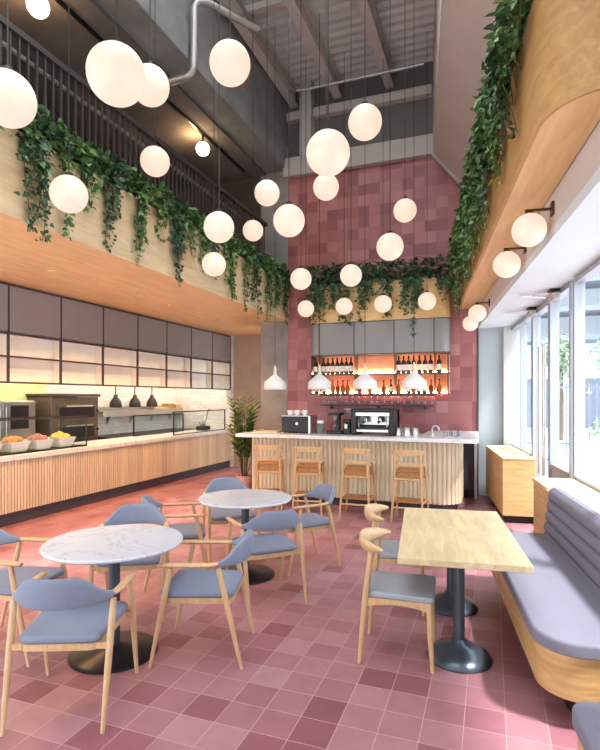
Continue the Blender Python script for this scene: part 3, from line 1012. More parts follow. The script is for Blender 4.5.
wine = bottle_proto(M['bottle_dark'], 0.042, 0.31, M['label_white'])
first = True
ord8 = ['first', 'second', 'third', 'fourth', 'fifth', 'sixth', 'seventh', 'eighth']
for side, xs in (('left group on upper bar shelf', [-3.12, -2.965, -2.875, -2.785, -2.695, -2.607, -2.519, -2.43]),
                 ('right group on upper bar shelf', [-1.548, -1.458, -1.37, -1.28, -1.18, -1.08, -0.985, -0.84])):
    for i, x in enumerate(xs):
        x = min(max(x, -3.13), -0.80)
        lab = 'dark white labelled bottle, %s in the %s' % (ord8[i], side)
        loc = (x, 9.42, 2.1475)
        g = 'wine bottles, ' + side
        if first:
            first = False
            wine.location = loc
            wine['label'], wine['group'] = lab, g
        else:
            dup(wine, loc, 0, lab, g)
am = bottle_proto(M['bottle_amber'], 0.04, 0.25, None, 'spirit')
rd = bottle_proto(M['bottle_red'], 0.038, 0.24, None, 'spirit')
lw = bottle_proto(M['bottle_dark'], 0.04, 0.26, M['label_white'], 'spirit')
used = set()
low = [(-3.11, 'l'), (-2.96, 'l'), (-2.79, 'a'), (-2.69, 'r'), (-2.59, 'a'), (-2.5, 'a'), (-2.27, 'r'), (-2.08, 'a'),
       (-1.82, 'r'), (-1.69, 'l'), (-1.55, 'a'), (-1.37, 'l'), (-1.28, 'a'), (-1.19, 'l'), (-1.09, 'l'), (-0.98, 'r'), (-0.84, 'a')]
kinds = {'a': (am, 'amber spirit bottle'), 'r': (rd, 'red spirit bottle'), 'l': (lw, 'squat dark bottle with white label')}
cnt = {}
for x, k in low:
    src, nm = kinds[k]
    cnt[k] = cnt.get(k, 0) + 1
    lab = '%s, %s from left among its kind on lower bar shelf' % (nm, ORD[cnt[k] - 1])
    loc = (x, 9.44, 1.7825)
    if k not in used:
        used.add(k)
        src.location = loc
        src['label'], src['group'] = lab, 'bottles on the lower bar shelf'
    else:
        dup(src, loc, 0, lab, 'bottles on the lower bar shelf')
# hanging glasses
wg = None
for i, x in enumerate([-2.97, -2.86, -2.75, -2.64, -2.52, -2.41, -2.29, -2.17, -2.05, -1.94, -1.81, -1.68, -1.56, -1.45, -1.32, -1.2, -1.08, -0.96]):
    lab = 'upside-down wine glass under the bar shelf, %s from the left' % ORD[i]
    loc = (x, 9.45, 1.585)
    if wg is None:
        wg = thing('wine_glass', lab, 'wine glass', loc, 0, 'wine glasses hanging under the bar shelf')
        MB().lathe([(0.030, 0.0), (0.036, 0.03), (0.034, 0.06), (0.004, 0.082), (0.0035, 0.12)], seg=16).build('bowl', M['glass_ware'], wg)
        MB().lathe([(0.0036, 0.12), (0.006, 0.142), (0.034, 0.145), (0.034, 0.149), (0, 0.149)], seg=16).build('foot', M['ceramic'], wg)
    else:
        dup(wg, loc, 0, lab)

# bar equipment
bx = thing('countertop_oven', 'black countertop oven with steel edge at the left of the bar', 'countertop oven', (-3.0, 8.15, 1.119))
MB().box(-0.245, 0.225, -0.16, 0.2, 0.02, 0.275).build('body', M['black'], bx, bevel=0.012)
MB().box(0.226, 0.262, -0.17, 0.2, 0.0, 0.29).build('side_frame', M['steel'], bx, bevel=0.004)
MB().box(-0.25, 0.225, -0.17, 0.2, 0.277, 0.292).build('top_tray', M['steel'], bx, bevel=0.004)
MB().tube([(0.03, -0.162, 0.16), (0.03, -0.178, 0.16)], 0.022, 16).build('dial', M['alu'], bx)
for sx in (-0.2, 0.18):
    for sy in (-0.12, 0.16):
        MB().lathe([(0, 0), (0.015, 0), (0.015, 0.019), (0, 0.019)], (sx, sy, 0), 10).build('foot', M['black'], bx)
cp = None
for i, (x, y_, nm) in enumerate(((-3.12, 8.06, 'left front'), (-2.99, 8.06, 'middle front'), (-2.86, 8.06, 'right front'), (-3.06, 8.22, 'left rear'), (-2.92, 8.22, 'right rear'))):
    lab = 'white cup on the black countertop oven, ' + nm
    if cp is None:
        cp = thing('cup', lab, 'cup', (x, y_, 1.4115), 0, 'white cups on the countertop oven')
        MB().lathe([(0.0, 0), (0.028, 0), (0.036, 0.02), (0.048, 0.085), (0.044, 0.085), (0.032, 0.02), (0, 0.012)], seg=20).build('bowl', M['ceramic'], cp)
        MB().tube([(0.046, 0, 0.07), (0.075, 0, 0.065), (0.078, 0, 0.035), (0.04, 0, 0.025)], 0.006, 8).build('handle', M['ceramic'], cp)
    else:
        dup(cp, (x, y_, 1.4115), 0.7 * i, lab)
jr = thing('lidded_jar', 'grey glass jar with pale lid beside the countertop oven', 'jar', (-2.61, 8.12, 1.119))
MB().lathe([(0, 0), (0.065, 0), (0.068, 0.14), (0.05, 0.17), (0, 0.17)], seg=20).build('jar_body', M['wall_grey'], jr)
MB().lathe([(0, 0.171), (0.056, 0.171), (0.056, 0.21), (0, 0.21)], seg=20).build('lid', M['ceramic'], jr)
cm = thing('coffee_brewer', 'black drip coffee brewer with glass jug between jar and grinder', 'coffee brewer', (-2.36, 8.15, 1.119))
MB().box(-0.13, 0.13, -0.13, 0.15, 0, 0.05).box(-0.05, 0.05, 0.08, 0.15, 0.05, 0.30).box(-0.1, 0.1, -0.10, 0.15, 0.30, 0.34).build('body', M['black'], cm, bevel=0.008)
MB().lathe([(0, 0.052), (0.09, 0.055), (0.10, 0.12), (0.06, 0.19), (0.065, 0.2), (0.0, 0.2)], (0, -0.02, 0), 20).build('jug', M['glass_ware'], cm)
MB().lathe([(0.02, 0.215), (0.06, 0.295), (0.0, 0.295)], (0, -0.02, 0), 20).build('filter_cone', M['steel_matt'], cm)
gr = thing('coffee_grinder', 'tall black and chrome coffee grinder left of the espresso machine', 'coffee grinder', (-2.145, 8.12, 1.119))
MB().box(-0.065, 0.065, -0.08, 0.1, 0, 0.24).build('body', M['black'], gr, bevel=0.015)
MB().lathe([(0.035, 0.241), (0.062, 0.33), (0.062, 0.385), (0, 0.39)], (0, 0.0, 0), 18).build('hopper', M['glass_ware'], gr)
MB().tube([(0, -0.081, 0.17), (0, -0.13, 0.15), (0, -0.13, 0.10)], [0.03, 0.035, 0.03], 12).build('spout', M['steel'], gr)
MB().lathe([(0, 0.392), (0.066, 0.392), (0.06, 0.41), (0, 0.415)], (0, 0, 0), 18).build('lid', M['steel'], gr)

es = thing('espresso_machine', 'wide black and chrome espresso machine in the middle of the bar', 'espresso machine', (-1.72, 8.15, 1.119))
MB().box(-0.345, 0.345, -0.10, 0.30, 0.05, 0.14).box(-0.345, 0.345, 0.10, 0.30, 0.14, 0.36).build('body', M['black'], es, bevel=0.012)
MB().box(-0.345, 0.345, -0.16, 0.30, 0.36, 0.415).build('top_housing', M['black'], es, bevel=0.012)
MB().box(-0.27, 0.27, -0.168, -0.1605, 0.30, 0.355).build('chrome_panel', M['steel'], es, bevel=0.003)
MB().box(-0.27, 0.27, 0.084, 0.099, 0.15, 0.35).build('splash_panel', M['steel'], es, smooth=False)
for sx in (-1, 1):
    MB().box(0.30 * sx - 0.045, 0.30 * sx + 0.045, -0.17, 0.30, 0.0, 0.40).build('side_panel', M['black'], es, bevel=0.015)
MB().box(-0.25, 0.25, -0.18, -0.101, 0.05, 0.09).build('drip_tray', M['steel'], es, bevel=0.004)
for sx in (-0.14, 0.10):
    MB().lathe([(0, 0.20), (0.045, 0.20), (0.045, 0.25), (0.03, 0.30), (0, 0.30)], (sx, -0.02, 0), 16).build('group_head', M['steel'], es)
    MB().tube([(sx, -0.05, 0.215), (sx, -0.19, 0.20)], [0.012, 0.018], 8).build('portafilter', M['black'], es)
for sx in (-0.22, 0.22):
    MB().tube([(sx, -0.12, 0.30), (sx, -0.16, 0.24), (sx + 0.01, -0.17, 0.13)], 0.008, 8).build('steam_wand', M['steel'], es)
# steel bits at the right of the bar
pz = None
for i, (x, y_, a_) in enumerate(((-1.32, 8.05, 0.3), (-1.19, 8.0, 2.0), (-1.22, 8.22, 4.0), (-1.09, 8.12, 1.0))):
    lab = 'small steel milk jug right of the espresso machine, ' + ('left', 'middle front', 'middle rear', 'right')[i]
    if pz is None:
        pz = thing('milk_jug', lab, 'jug', (x, y_, 1.119), a_, 'steel milk jugs on the bar')
        MB().lathe([(0, 0), (0.05, 0), (0.052, 0.03), (0.038, 0.09), (0.044, 0.12), (0.041, 0.12), (0.034, 0.09), (0, 0.02)], seg=20).build('jug_body', M['steel'], pz)
        MB().tube([(0.04, 0, 0.10), (0.085, 0, 0.09), (0.08, 0, 0.04), (0.048, 0, 0.03)], 0.006, 8).build('handle', M['steel'], pz)
    else:
        dup(pz, (x, y_, 1.119), a_, lab)
ft = thing('bar_tap', 'chrome arched mixer tap standing on the bar worktop', 'tap', (-0.84, 8.25, 1.119))
MB().lathe([(0, 0), (0.03, 0), (0.026, 0.03), (0, 0.03)], seg=16).build('base', M['steel'], ft)
MB().tube([(0, 0, 0.03)] + [(0.05 - 0.05 * cos(pi * i / 8), 0, 0.10 + 0.05 * sin(pi * i / 8)) for i in range(9)] + [(0.10, 0, 0.08)], 0.012, 10).build('spout', M['steel'], ft)
MB().tube([(0, 0.03, 0.02), (0, 0.07, 0.05)], 0.008, 8).build('lever', M['steel'], ft)
tg = None
for i, (x, y_) in enumerate(((-0.62, 8.0), (-0.52, 8.05), (-0.43, 8.0), (-0.56, 8.18), (-0.45, 8.2))):
    lab = 'clear tumbler near the right end of the bar, ' + ('front left', 'front middle', 'front right', 'rear left', 'rear right')[i]
    if tg is None:
        tg = thing('tumbler', lab, 'glass', (x, y_, 1.119), 0, 'tumblers at the right end of the bar')
        MB().lathe([(0, 0.004), (0.03, 0.004), (0.036, 0.09), (0.033, 0.09), (0.027, 0.012), (0, 0.012)], seg=18).build('bowl', M['glass_ware'], tg)
        MB().lathe([(0, 0), (0.03, 0), (0.03, 0.0038), (0, 0.0038)], seg=18).build('base', M['ceramic'], tg)
    else:
        dup(tg, (x, y_, 1.119), 0, lab)
bo = thing('wooden_tray', 'flat pale wooden tray on the left end of the bar worktop', 'tray', (-3.55, 8.2, 1.119))
MB().box(-0.22, 0.22, -0.2, 0.2, 0, 0.012).build('tray_base', M['oak_pale'], bo, smooth=False)
for x0 in (-0.22, 0.205):
    MB().box(x0, x0 + 0.015, -0.2, 0.2, 0.0125, 0.035).build('rim', M['oak_pale'], bo, smooth=False)

# white bar pendants
pd = None
for i, x in enumerate((-3.367, -2.588, -1.839, -1.083)):
    lab = 'white cone pendant lamp above the bar, %s from the left' % ORD[i]
    loc = (x, 8.0, 1.84)
    if pd is None:
        pd = thing('pendant_lamp', lab, 'pendant lamp', loc, 0, 'white pendant lamps above the bar')
        MB().lathe([(0.186, 0.0), (0.19, 0.006), (0.183, 0.115), (0.172, 0.13), (0.06, 0.225), (0.03, 0.245), (0.024, 0.255), (0.028, 0.25), (0.168, 0.125), (0.178, 0.11), (0.183, 0.004)], seg=40).build('shade', M['white'], pd)
        MB().lathe([(0.028, 0.256), (0.026, 0.30), (0.02, 0.36), (0.012, 0.40), (0, 0.40)], seg=20).build('neck', M['oak_pale'], pd)
        MB().tube([(0, 0, 0.40), (0, 0, 6.08)], 0.0045, 6).build('cord', M['cord'], pd)
        MB().sphere((0, 0, 0.10), 0.045, 16, 10).build('bulb', M['led_cream'], pd)
    else:
        dup(pd, loc, 0, lab)

# ------------------------------------------------------------------ opal globes on a hanging grid
rows = {-3.28: 'leftmost hanging row', -2.52: 'second hanging row from left', -1.80: 'third hanging row from left', -1.05: 'rightmost hanging row'}
G_ = [(-3.28, 3.394, 0), (-3.28, 5.806, 0), (-3.15, 8.93, 0), (-3.28, 4.573, 1), (-3.28, 6.959, 1),
      (-2.56, 2.193, 0), (-2.52, 4.560, 0), (-2.52, 6.938, 0), (-2.43, 8.93, 0), (-2.52, 3.448, 1), (-2.52, 5.740, 1),
      (-1.835, 2.225, 0), (-1.80, 4.621, 0), (-1.80, 6.975, 0), (-1.736, 8.93, 0), (-1.80, 3.423, 1), (-1.80, 5.812, 1),
      (-1.05, 3.437, 0), (-1.05, 5.805, 0), (-0.993, 8.93, 0), (-1.05, 4.568, 1), (-1.05, 6.897, 1)]
gp = [None, None]
count = {}
for x, y, hi in G_:
    rk = min(rows, key=lambda a: abs(a - x))
    count[(rk, hi)] = count.get((rk, hi), 0) + 1
    lab = '%s opal globe lamp in the %s, %s from camera' % ('higher' if hi else 'lower', rows[rk], ORD[count[(rk, hi)] - 1])
    z = 4.165 if hi else (3.325 if y > 8.5 else 3.39)
    gi = 0
    if gp[hi] is None:
        g = thing('globe_pendant', lab, 'globe lamp', (x, y, z), 0, 'opal globe lamps hanging in the hall')
        MB().sphere((0, 0, 0), 0.15, 40, 22).build('globe', M['globe'], g)
        MB().lathe([(0.028, 0.148), (0.028, 0.175), (0, 0.175)], seg=16).build('cap', M['cord'], g)
        MB().tube([(0, 0, 0.175), (0, 0, 7.91 - z)], 0.0045, 6).build('cord', M['cord'], g)
        gp[hi] = g
    else:
        g = dup(gp[hi], (x, y, z), 0, lab)
# upstairs globes under the mezzanine ceiling
ug = None
for i, (x, y) in enumerate(((-4.57, 4.29), (-4.57, 7.71))):
    lab = 'small warm globe lamp under the mezzanine ceiling, ' + ('nearer the camera' if i == 0 else 'farther near the railing end')
    if ug is None:
        ug = thing('ceiling_globe', lab, 'globe lamp', (x, y, 5.92), 0, 'warm globes upstairs')
        MB().sphere((0, 0, 0), 0.115, 28, 16).build('globe', M['globe_up'], ug)
        MB().tube([(0, 0, 0.112), (0, 0, 0.242)], 0.016, 10).build('rod', M['black'], ug)
    else:
        dup(ug, (x, y, 5.92), 0, lab)
    la = bpy.data.lights.new('upstairs_glow', 'POINT')
    la.energy = 7
    la.color = (1, 0.62, 0.30)
    la.shadow_soft_size = 0.03
    lo = bpy.data.objects.new('upstairs_glow', la)
    COL.objects.link(lo)
    lo.location = (x - 0.18, y, 6.0)
tr = MB().box(-0.02, 0.02, -4.0, 3.8, 0, 0.035).build('light_track', M['black'], None, (-4.57, 5.5, 6.163), smooth=False)
tag(tr, 'black light track fixed to the mezzanine ceiling', 'light track')

# sconces on the right bulkhead
sc = None
for i, (t, z) in enumerate(((4.45, 3.13), (5.50, 3.13), (8.13, 3.08), (9.20, 3.08))):
    # globe centre sits below its arm
    lab = 'opal globe wall light on a bronze arm over the windows, %s from camera' % ORD[i]
    loc = W(-0.561, t, z)
    if sc is None:
        sc = thing('wall_globe', lab, 'wall light', loc, WR, 'globe wall lights over the windows')
        MB().box(-0.018, 0.0, -0.035, 0.035, -0.05, 0.05).build('back_plate', M['bronze'], sc, bevel=0.004)
        MB().tube([(-0.018, 0, 0), (-0.20, 0, 0)], 0.011, 8).build('arm', M['bronze'], sc)
        MB().lathe([(0.03, -0.011), (0.035, -0.03), (0.0, -0.03)], (-0.172, 0, 0), 14).build('cap', M['bronze'], sc)
        MB().sphere((-0.172, 0, -0.149), 0.125, 32, 18).build('globe', M['globe'], sc)
    else:
        dup(sc, loc, WR, lab)

# ------------------------------------------------------------------ trailing plants
def leaf(mb, p, d, nrm, L_, w):
    """folded pointed leaf: p base, d direction, nrm face normal"""
    d = d.normalized()
    s = d.cross(nrm)
    if s.length < 1e-4:
        s = d.orthogonal()
    s.normalize()
    nn_ = s.cross(d)
    a = p + d * L_ * 0.32
    b = p + d * L_ * 0.68 - nn_ * 0.06 * L_
    tip = p + d * L_ - nn_ * 0.18 * L_
    up = nn_ * w * 0.22
    mb.add([p, a - s * w * 0.5 + up, b - s * w * 0.36 + up * 0.5, tip, b + s * w * 0.36 + up * 0.5, a + s * w * 0.5 + up, a, b],
           [(0, 1, 6), (1, 2, 7, 6), (2, 3, 7), (0, 6, 5), (6, 7, 4, 5), (7, 3, 4)])


def trailing(name, lab, base, along, out, zbot, seed, crown_l=0.34, crown_n=130, strands=3, spread=0.10, dens=70, mat='leaf',
             size=0.075, outd=0.06, group=None, crown_h=0.26, cat='trailing plant', crown_out=0.10):
    """base: point at the planter rim; along: unit vector along planter; out: unit vector into the room"""
    rnd = random.Random(seed)
    base, along, out = Vector(base), Vector(along), Vector(out)
    t_ = thing(name, lab, cat, tuple(base), 0, group)
    mb, st = MB(), MB()
    Z = Vector((0, 0, 1))

    def rv(s=1.0):
        return Vector((rnd.gauss(0, s), rnd.gauss(0, s), rnd.gauss(0, s)))
    for _ in range(crown_n):
        q = along * rnd.gauss(0, crown_l * 0.5) + out * rnd.uniform(-0.10, crown_out) + Z * (rnd.random() ** 1.3 * crown_h - 0.03)
        dd = (along * rnd.gauss(0, 0.8) + out * rnd.uniform(0.0, 1.1) + Z * rnd.uniform(-0.6, 0.7))
        if q.dot(out) < 0.02 and q.z < 0.02:
            q.z = 0.03
        leaf(mb, q, dd, Z + rv(0.5), size * rnd.uniform(0.7, 1.35), size * rnd.uniform(0.55, 0.9))
    for k in range(strands):
        x0 = rnd.gauss(0, spread)
        zb = zbot + (0 if k == 0 else rnd.uniform(0.05, 0.55) * (base.z - zbot))
        L_ = base.z - zb
        ph = rnd.uniform(0, 6)
        pts = []
        for i in range(13):
            f_ = i / 12
            pts.append(along * (x0 + 0.035 * sin(ph + 5 * f_) * f_) + out * (outd + 0.03 * sin(ph + 3 * f_) - 0.5 * outd * f_ * f_ + 0.012)
                       - Z * (L_ * f_))
        pts = [along * x0 - out * 0.04 + Z * 0.05, along * x0 + out * 0.03 + Z * 0.05] + pts
        st.tube(pts, 0.0035, 5)
        nl = int(dens * L_)
        for i in range(nl):
            f_ = rnd.random() ** 1.15
            j = 2 + f_ * 11.99
            a = pts[int(j)].lerp(pts[min(int(j) + 1, len(pts) - 1)], j % 1)
            side = along * rnd.gauss(0, 1) + out * abs(rnd.gauss(0, 0.8)) - Z * rnd.uniform(0.0, 1.3)
            q = a + along * rnd.gauss(0, 0.035) + out * abs(rnd.gauss(0, 0.02))
            s_ = size * rnd.uniform(0.6, 1.15) * (1 - 0.35 * f_)
            leaf(mb, q, side, out + rv(0.5) + Z * 0.4, s_, s_ * rnd.uniform(0.55, 0.85))
    mb.build('foliage', M[mat], t_, smooth=False)
    st.build('stem', M['stem'], t_)
    return t_


left_v = [(2.75, 3.60, 3), (3.209, 3.76, 2), (3.46, 3.08, 5), (3.861, 3.19, 4), (4.12, 3.55, 2), (4.441, 3.25, 4), (4.941, 3.21, 4), (5.225, 3.58, 3), (5.624, 3.13, 5),
          (6.0, 3.62, 3), (6.334, 3.45, 3), (6.643, 3.40, 3), (7.139, 3.20, 4), (7.664, 3.13, 3), (8.011, 3.05, 4), (8.518, 3.06, 4), (8.935, 3.33, 4), (9.3, 3.15, 3)]
for i, (y, zb, ns) in enumerate(left_v):
    lab = 'green trailing vine over the left oak fascia, %s plant from the camera end' % ORD[i]
    trailing('trailing_vine', lab, (-3.79, y, 4.0), (0, 1, 0), (1, 0, 0), zb, 100 + i, crown_l=0.36, crown_n=150, strands=ns, spread=0.075,
             dens=85, mat=('leaf', 'leaf', 'leaf_dark')[i % 3], size=0.085, group='vines on the left planter')
u_ = Vector((-0.123, 0.9924, 0))
o_ = Vector((-0.9924, -0.123, 0))
for i in range(13):
    t = 3.58 + 0.47 * i
    zb = (3.75, 3.45, 3.38, 3.30, 3.34, 3.22, 3.30, 3.18, 3.24, 3.14, 3.2, 3.08, 3.12)[i]
    lab = 'dense hanging ivy over the right curved planter, %s plant from the camera' % ORD[i]
    b_ = W(-0.875, t, 4.06)
    trailing('hanging_ivy', lab, b_, u_, o_, zb, 300 + i, crown_l=0.34, crown_n=150, strands=7, spread=0.15, dens=95,
             mat=('leaf_dark', 'leaf', 'leaf_mix')[min(2, i // 4)] if i % 2 else 'leaf', size=0.085, outd=0.11, group='ivy on the right planter', crown_h=0.28, crown_out=0.16)
trailing('trailing_vine', 'pale variegated sprig hanging from the rounded end of the right planter', W(-0.62, 3.06, 4.05), (0.9924, 0.123, 0), (0.12, -0.99, 0),
         3.60, 400, crown_l=0.12, crown_n=20, strands=2, spread=0.04, dens=40, mat='leaf_mix', size=0.09)
for i, (x, zb) in enumerate(((-3.08, 3.10), (-2.94, 3.12), (-2.69, 3.33), (-2.5, 3.04), (-2.18, 3.06), (-2.0, 3.47), (-1.745, 3.13), (-1.356, 3.16), (-1.148, 2.80), (-0.84, 3.39))):
    lab = 'dark trailing plant on the bar shelf planter, %s from the left' % ORD[i]
    trailing('trailing_vine', lab, (x, 9.33, 3.82), (1, 0, 0), (0, -1, 0), zb, 500 + i, crown_l=0.36, crown_n=120, strands=3, spread=0.06, dens=75,
             mat='leaf_dark', size=0.09, outd=0.12, group='plants on the bar planter', crown_h=0.36)

# potted palm at the bar end
pt = thing('potted_palm', 'tall leafy palm in a pink pot at the left end of the bar', 'potted plant', (-4.18, 8.5, 0))
MB().lathe([(0, 0), (0.12, 0), (0.15, 0.30), (0.135, 0.30), (0.125, 0.26), (0, 0.26)], seg=28).build('pot', M['pink_pot'], pt)
MB().lathe([(0, 0.262), (0.12, 0.262), (0, 0.27)], seg=20).build('soil', M['soil'], pt)
rnd = random.Random(9)
fm, sm = MB(), MB()
for k in range(26):
    a_ = rnd.uniform(0, 2 * pi)
    h = rnd.uniform(0.55, 1.45)
    r = rnd.uniform(0.10, 0.30)
    b0 = Vector((0.04 * cos(a_), 0.04 * sin(a_), 0.26))
    tip = Vector((r * cos(a_), r * sin(a_), 0.26 + h))
    mid = b0.lerp(tip, 0.55) + Vector((0, 0, 0.12)) - Vector((0.04 * cos(a_), 0.04 * sin(a_), 0))
    pts = [b0 * (1 - s_) ** 2 + mid * 2 * s_ * (1 - s_) + tip * s_ * s_ for s_ in [i / 8 for i in range(9)]]
    sm.tube(pts, [0.007 - 0.0006 * i for i in range(9)], 6)
    for i in range(4, 9):
        for sd in (-1, 1):
            for q in (0, 1):
                d_ = (pts[min(i, 8)] - pts[i - 1]).normalized()
                s_ = d_.cross(Vector((0, 0, 1)))
                s_ = s_.normalized() if s_.length > 1e-3 else Vector((1, 0, 0))
                leaf(fm, pts[i].lerp(pts[i - 1], 0.5 * q), d_ * 0.7 + s_ * sd * 0.8 + Vector((0, 0, rnd.uniform(-0.3, 0.2))), Vector((0, 0, 1)) + d_ * 0.1, rnd.uniform(0.14, 0.24), 0.055)
fm.build('foliage', M['palm'], pt, smooth=False)
sm.build('stem', M['stem'], pt)

# ------------------------------------------------------------------ round marble tables
tb = None
for (x, y, lab) in ((-2.36, 2.84, 'round white marble table nearest the camera, front left'), (-2.21, 4.515, 'round white marble table farther back, toward the bar stools')):
    if tb is None:
        tb = thing('round_table', lab, 'table', (x, y, 0), 0.4, 'round marble tables')
        MB().lathe([(0, 0.720), (0.42, 0.720), (0.44, 0.725), (0.449, 0.734), (0.448, 0.744), (0.443, 0.748), (0, 0.748)], seg=72).build('tabletop', M['marble'], tb)
        MB().lathe([(0, 0), (0.285, 0), (0.285, 0.012), (0.27, 0.024), (0.08, 0.042), (0.05, 0.06), (0, 0.06)], seg=48).build('base', M['base_black'], tb)
        MB().tube([(0, 0, 0.061), (0, 0, 0.69)], 0.038, 24).build('column', M['base_slate'], tb)
        MB().lathe([(0, 0.691), (0.16, 0.70), (0.16, 0.7195), (0, 0.7195)], seg=24).build('mounting_plate', M['base_black'], tb)
    else:
        dup(tb, (x, y, 0), 1.7, lab)

# ------------------------------------------------------------------ upholstered armchairs
def smooth_path(a, b, bow, n=7):
    a, b, bow = Vector(a), Vector(b), Vector(bow)
    return [a.lerp(b, i / (n - 1)) + bow * (4 * (i / (n - 1)) * (1 - i / (n - 1))) for i in range(n)]


ac = thing('armchair', 'x', 'chair', (0, 0, 0), 0, 'blue grey upholstered oak armchairs')
rings = []
N = 8
for i, s_ in enumerate((0, 1)):
    pass
def rrect(hx0, hx1, y0, y1, r, z, n=5):
    """rounded trapezoid ring: hx0 half width at y0 (rear), hx1 at y1 (front)"""
    pts = []
    for (cx, cy, a0) in ((hx1 - r, y1 - r, 0), (-hx1 + r, y1 - r, pi / 2), (-hx0 + r, y0 + r, pi), (hx0 - r, y0 + r, 3 * pi / 2)):
        for k in range(n + 1):
            a = a0 + pi / 2 * k / n
            pts.append((cx + r * cos(a), cy + r * sin(a), z))
    return pts


def cushion(hx0, hx1, y0, y1, z0, z1, r, edge=0.018, dome=0.008, steps=5):
    rg = []
    for k in range(steps + 1):
        a = pi / 2 * k / steps
        e = edge * (1 - sin(a))
        rg.append(rrect(hx0 - e, hx1 - e, y0 + e, y1 - e, r, z0 + edge - edge * cos(a)))
    for k in range(steps + 1):
        a = pi / 2 * k / steps
        e = edge * (1 - cos(a))
        rg.append(rrect(hx0 - e, hx1 - e, y0 + e, y1 - e, r, z1 - edge + edge * sin(a)))
    rg.append(rrect((hx0 - edge) * 0.55, (hx1 - edge) * 0.55, (y0 + y1) / 2 + (y0 - (y0 + y1) / 2) * 0.55, (y0 + y1) / 2 + (y1 - (y0 + y1) / 2) * 0.55, r * 0.5, z1 + dome))
    return MB().loops(rg)


cushion(0.215, 0.238, -0.235, 0.245, 0.424, 0.468, 0.06).build('seat', M['fabric'], ac)
mb = MB()
mb.loops([rrect(0.20, 0.225, -0.22, 0.225, 0.05, 0.385), rrect(0.205, 0.23, -0.225, 0.23, 0.05, 0.388), rrect(0.205, 0.23, -0.225, 0.23, 0.05, 0.4235)])
mb.build('seat_frame', M['oak_chair'], ac)
for s in (-1, 1):
    MB().tube(smooth_path((0.268 * s, 0.285, 0), (0.262 * s, 0.155, 0.628), (0, 0.0, 0)), [0.011, 0.0135, 0.016, 0.018, 0.019, 0.018, 0.016], 12).build('leg', M['oak_chair'], ac)
    MB().tube(smooth_path((0.248 * s, -0.295, 0), (0.260 * s, -0.150, 0.632), (0, 0.0, 0)), [0.011, 0.0135, 0.016, 0.018, 0.019, 0.018, 0.016], 12).build('leg', M['oak_chair'], ac)
    MB().tube([(0.266 * s, 0.235, 0.642), (0.266 * s, 0.215, 0.644), (0.265 * s, 0.10, 0.646), (0.265 * s, -0.03, 0.648), (0.259 * s, -0.12, 0.652), (0.255 * s, -0.150, 0.657)],
              [0.017, 0.021, 0.023, 0.023, 0.021, 0.016], 12, 0.62, up=(0, 0, 1)).build('armrest', M['oak_chair'], ac)
# side stretchers joining seat frame and legs
for x0, x1, y0, y1 in ((-0.257, -0.20, 0.185, 0.212), (0.20, 0.257, 0.185, 0.212), (-0.25, -0.19, -0.215, -0.19), (0.19, 0.25, -0.215, -0.19)):
    MB().box(x0, x1, y0, y1, 0.39, 0.42).build('stretcher', M['oak_chair'], ac, smooth=False)
# backrest shell
rings = []
NS = 25
for i in range(NS):
    s_ = -1 + 2 * i / (NS - 1)
    a = s_ * R(60)
    cx, cy = 0.252 * sin(a) / sin(R(60)), -0.292 + 0.150 * (1 - cos(a)) / (1 - cos(R(60)))
    nx, ny = sin(a) * 0.8, -cos(a)
    l_ = math.hypot(nx, ny)
    nx, ny = nx / l_, ny / l_
    e = abs(s_)
    q_ = max(0, (e - 0.36) / 0.64)
    zt = 0.790 - 0.004 * e ** 2 - 0.115 * q_ * q_ * (3 - 2 * q_)
    zb = 0.622 + 0.016 * e ** 3
    th = 0.021 - 0.006 * e
    rg = []
    hc, hh = (zt + zb) / 2, (zt - zb) / 2
    for k in range(16):
        t = 2 * pi * k / 16
        ct, stt = cos(t), sin(t)
        px = th * (abs(ct) ** 0.6) * (1 if ct >= 0 else -1)
        pz = hh * (abs(stt) ** 0.55) * (1 if stt >= 0 else -1)
        lean = -0.18 * (pz) * (1 - 0.5 * e)
        rg.append((cx + nx * (px - lean * 0), cy + ny * px - 0.16 * (hc + pz - 0.64), hc + pz))
    rings.append(rg)
MB().loops(rings).build('backrest', M['fabric'], ac)

chairs = [
    (-2.19, 2.31, math.atan2(0.546, -0.229), 'blue grey oak armchair seen from behind at the front left table, nearest the camera'),
    (-1.818, 3.096, math.atan2(-0.163, -0.559), 'blue grey oak armchair on the bar side of the front table, facing left'),
    (-2.70, 3.46, math.atan2(-0.72, 0.40), 'blue grey oak armchair behind the front marble table, facing the camera'),
    (-3.08, 2.70, R(13), 'blue grey oak armchair cut by the left photo edge at the front table'),
    (-2.76, 4.20, R(35), 'blue grey oak armchair on the kitchen side of the farther table, facing right'),
    (-2.66, 5.06, math.atan2(-0.545, 0.45), 'blue grey oak armchair behind the farther marble table, its back toward the kitchen counter'),
    (-1.80, 5.02, math.atan2(-0.72, -0.70), 'blue grey oak armchair at the farther table, back toward the bar stools'),
    (-1.82, 4.11, math.atan2(0.70, -0.70), 'blue grey oak armchair seen from behind at the farther marble table'),
]
for i, (x, y, h, lab) in enumerate(chairs):
    rz = h - pi / 2
    if i == 0:
        ac.location, ac.rotation_euler = (x, y, 0), (0, 0, rz)
        ac['label'] = lab
    else:
        dup(ac, (x, y, 0), rz, lab)

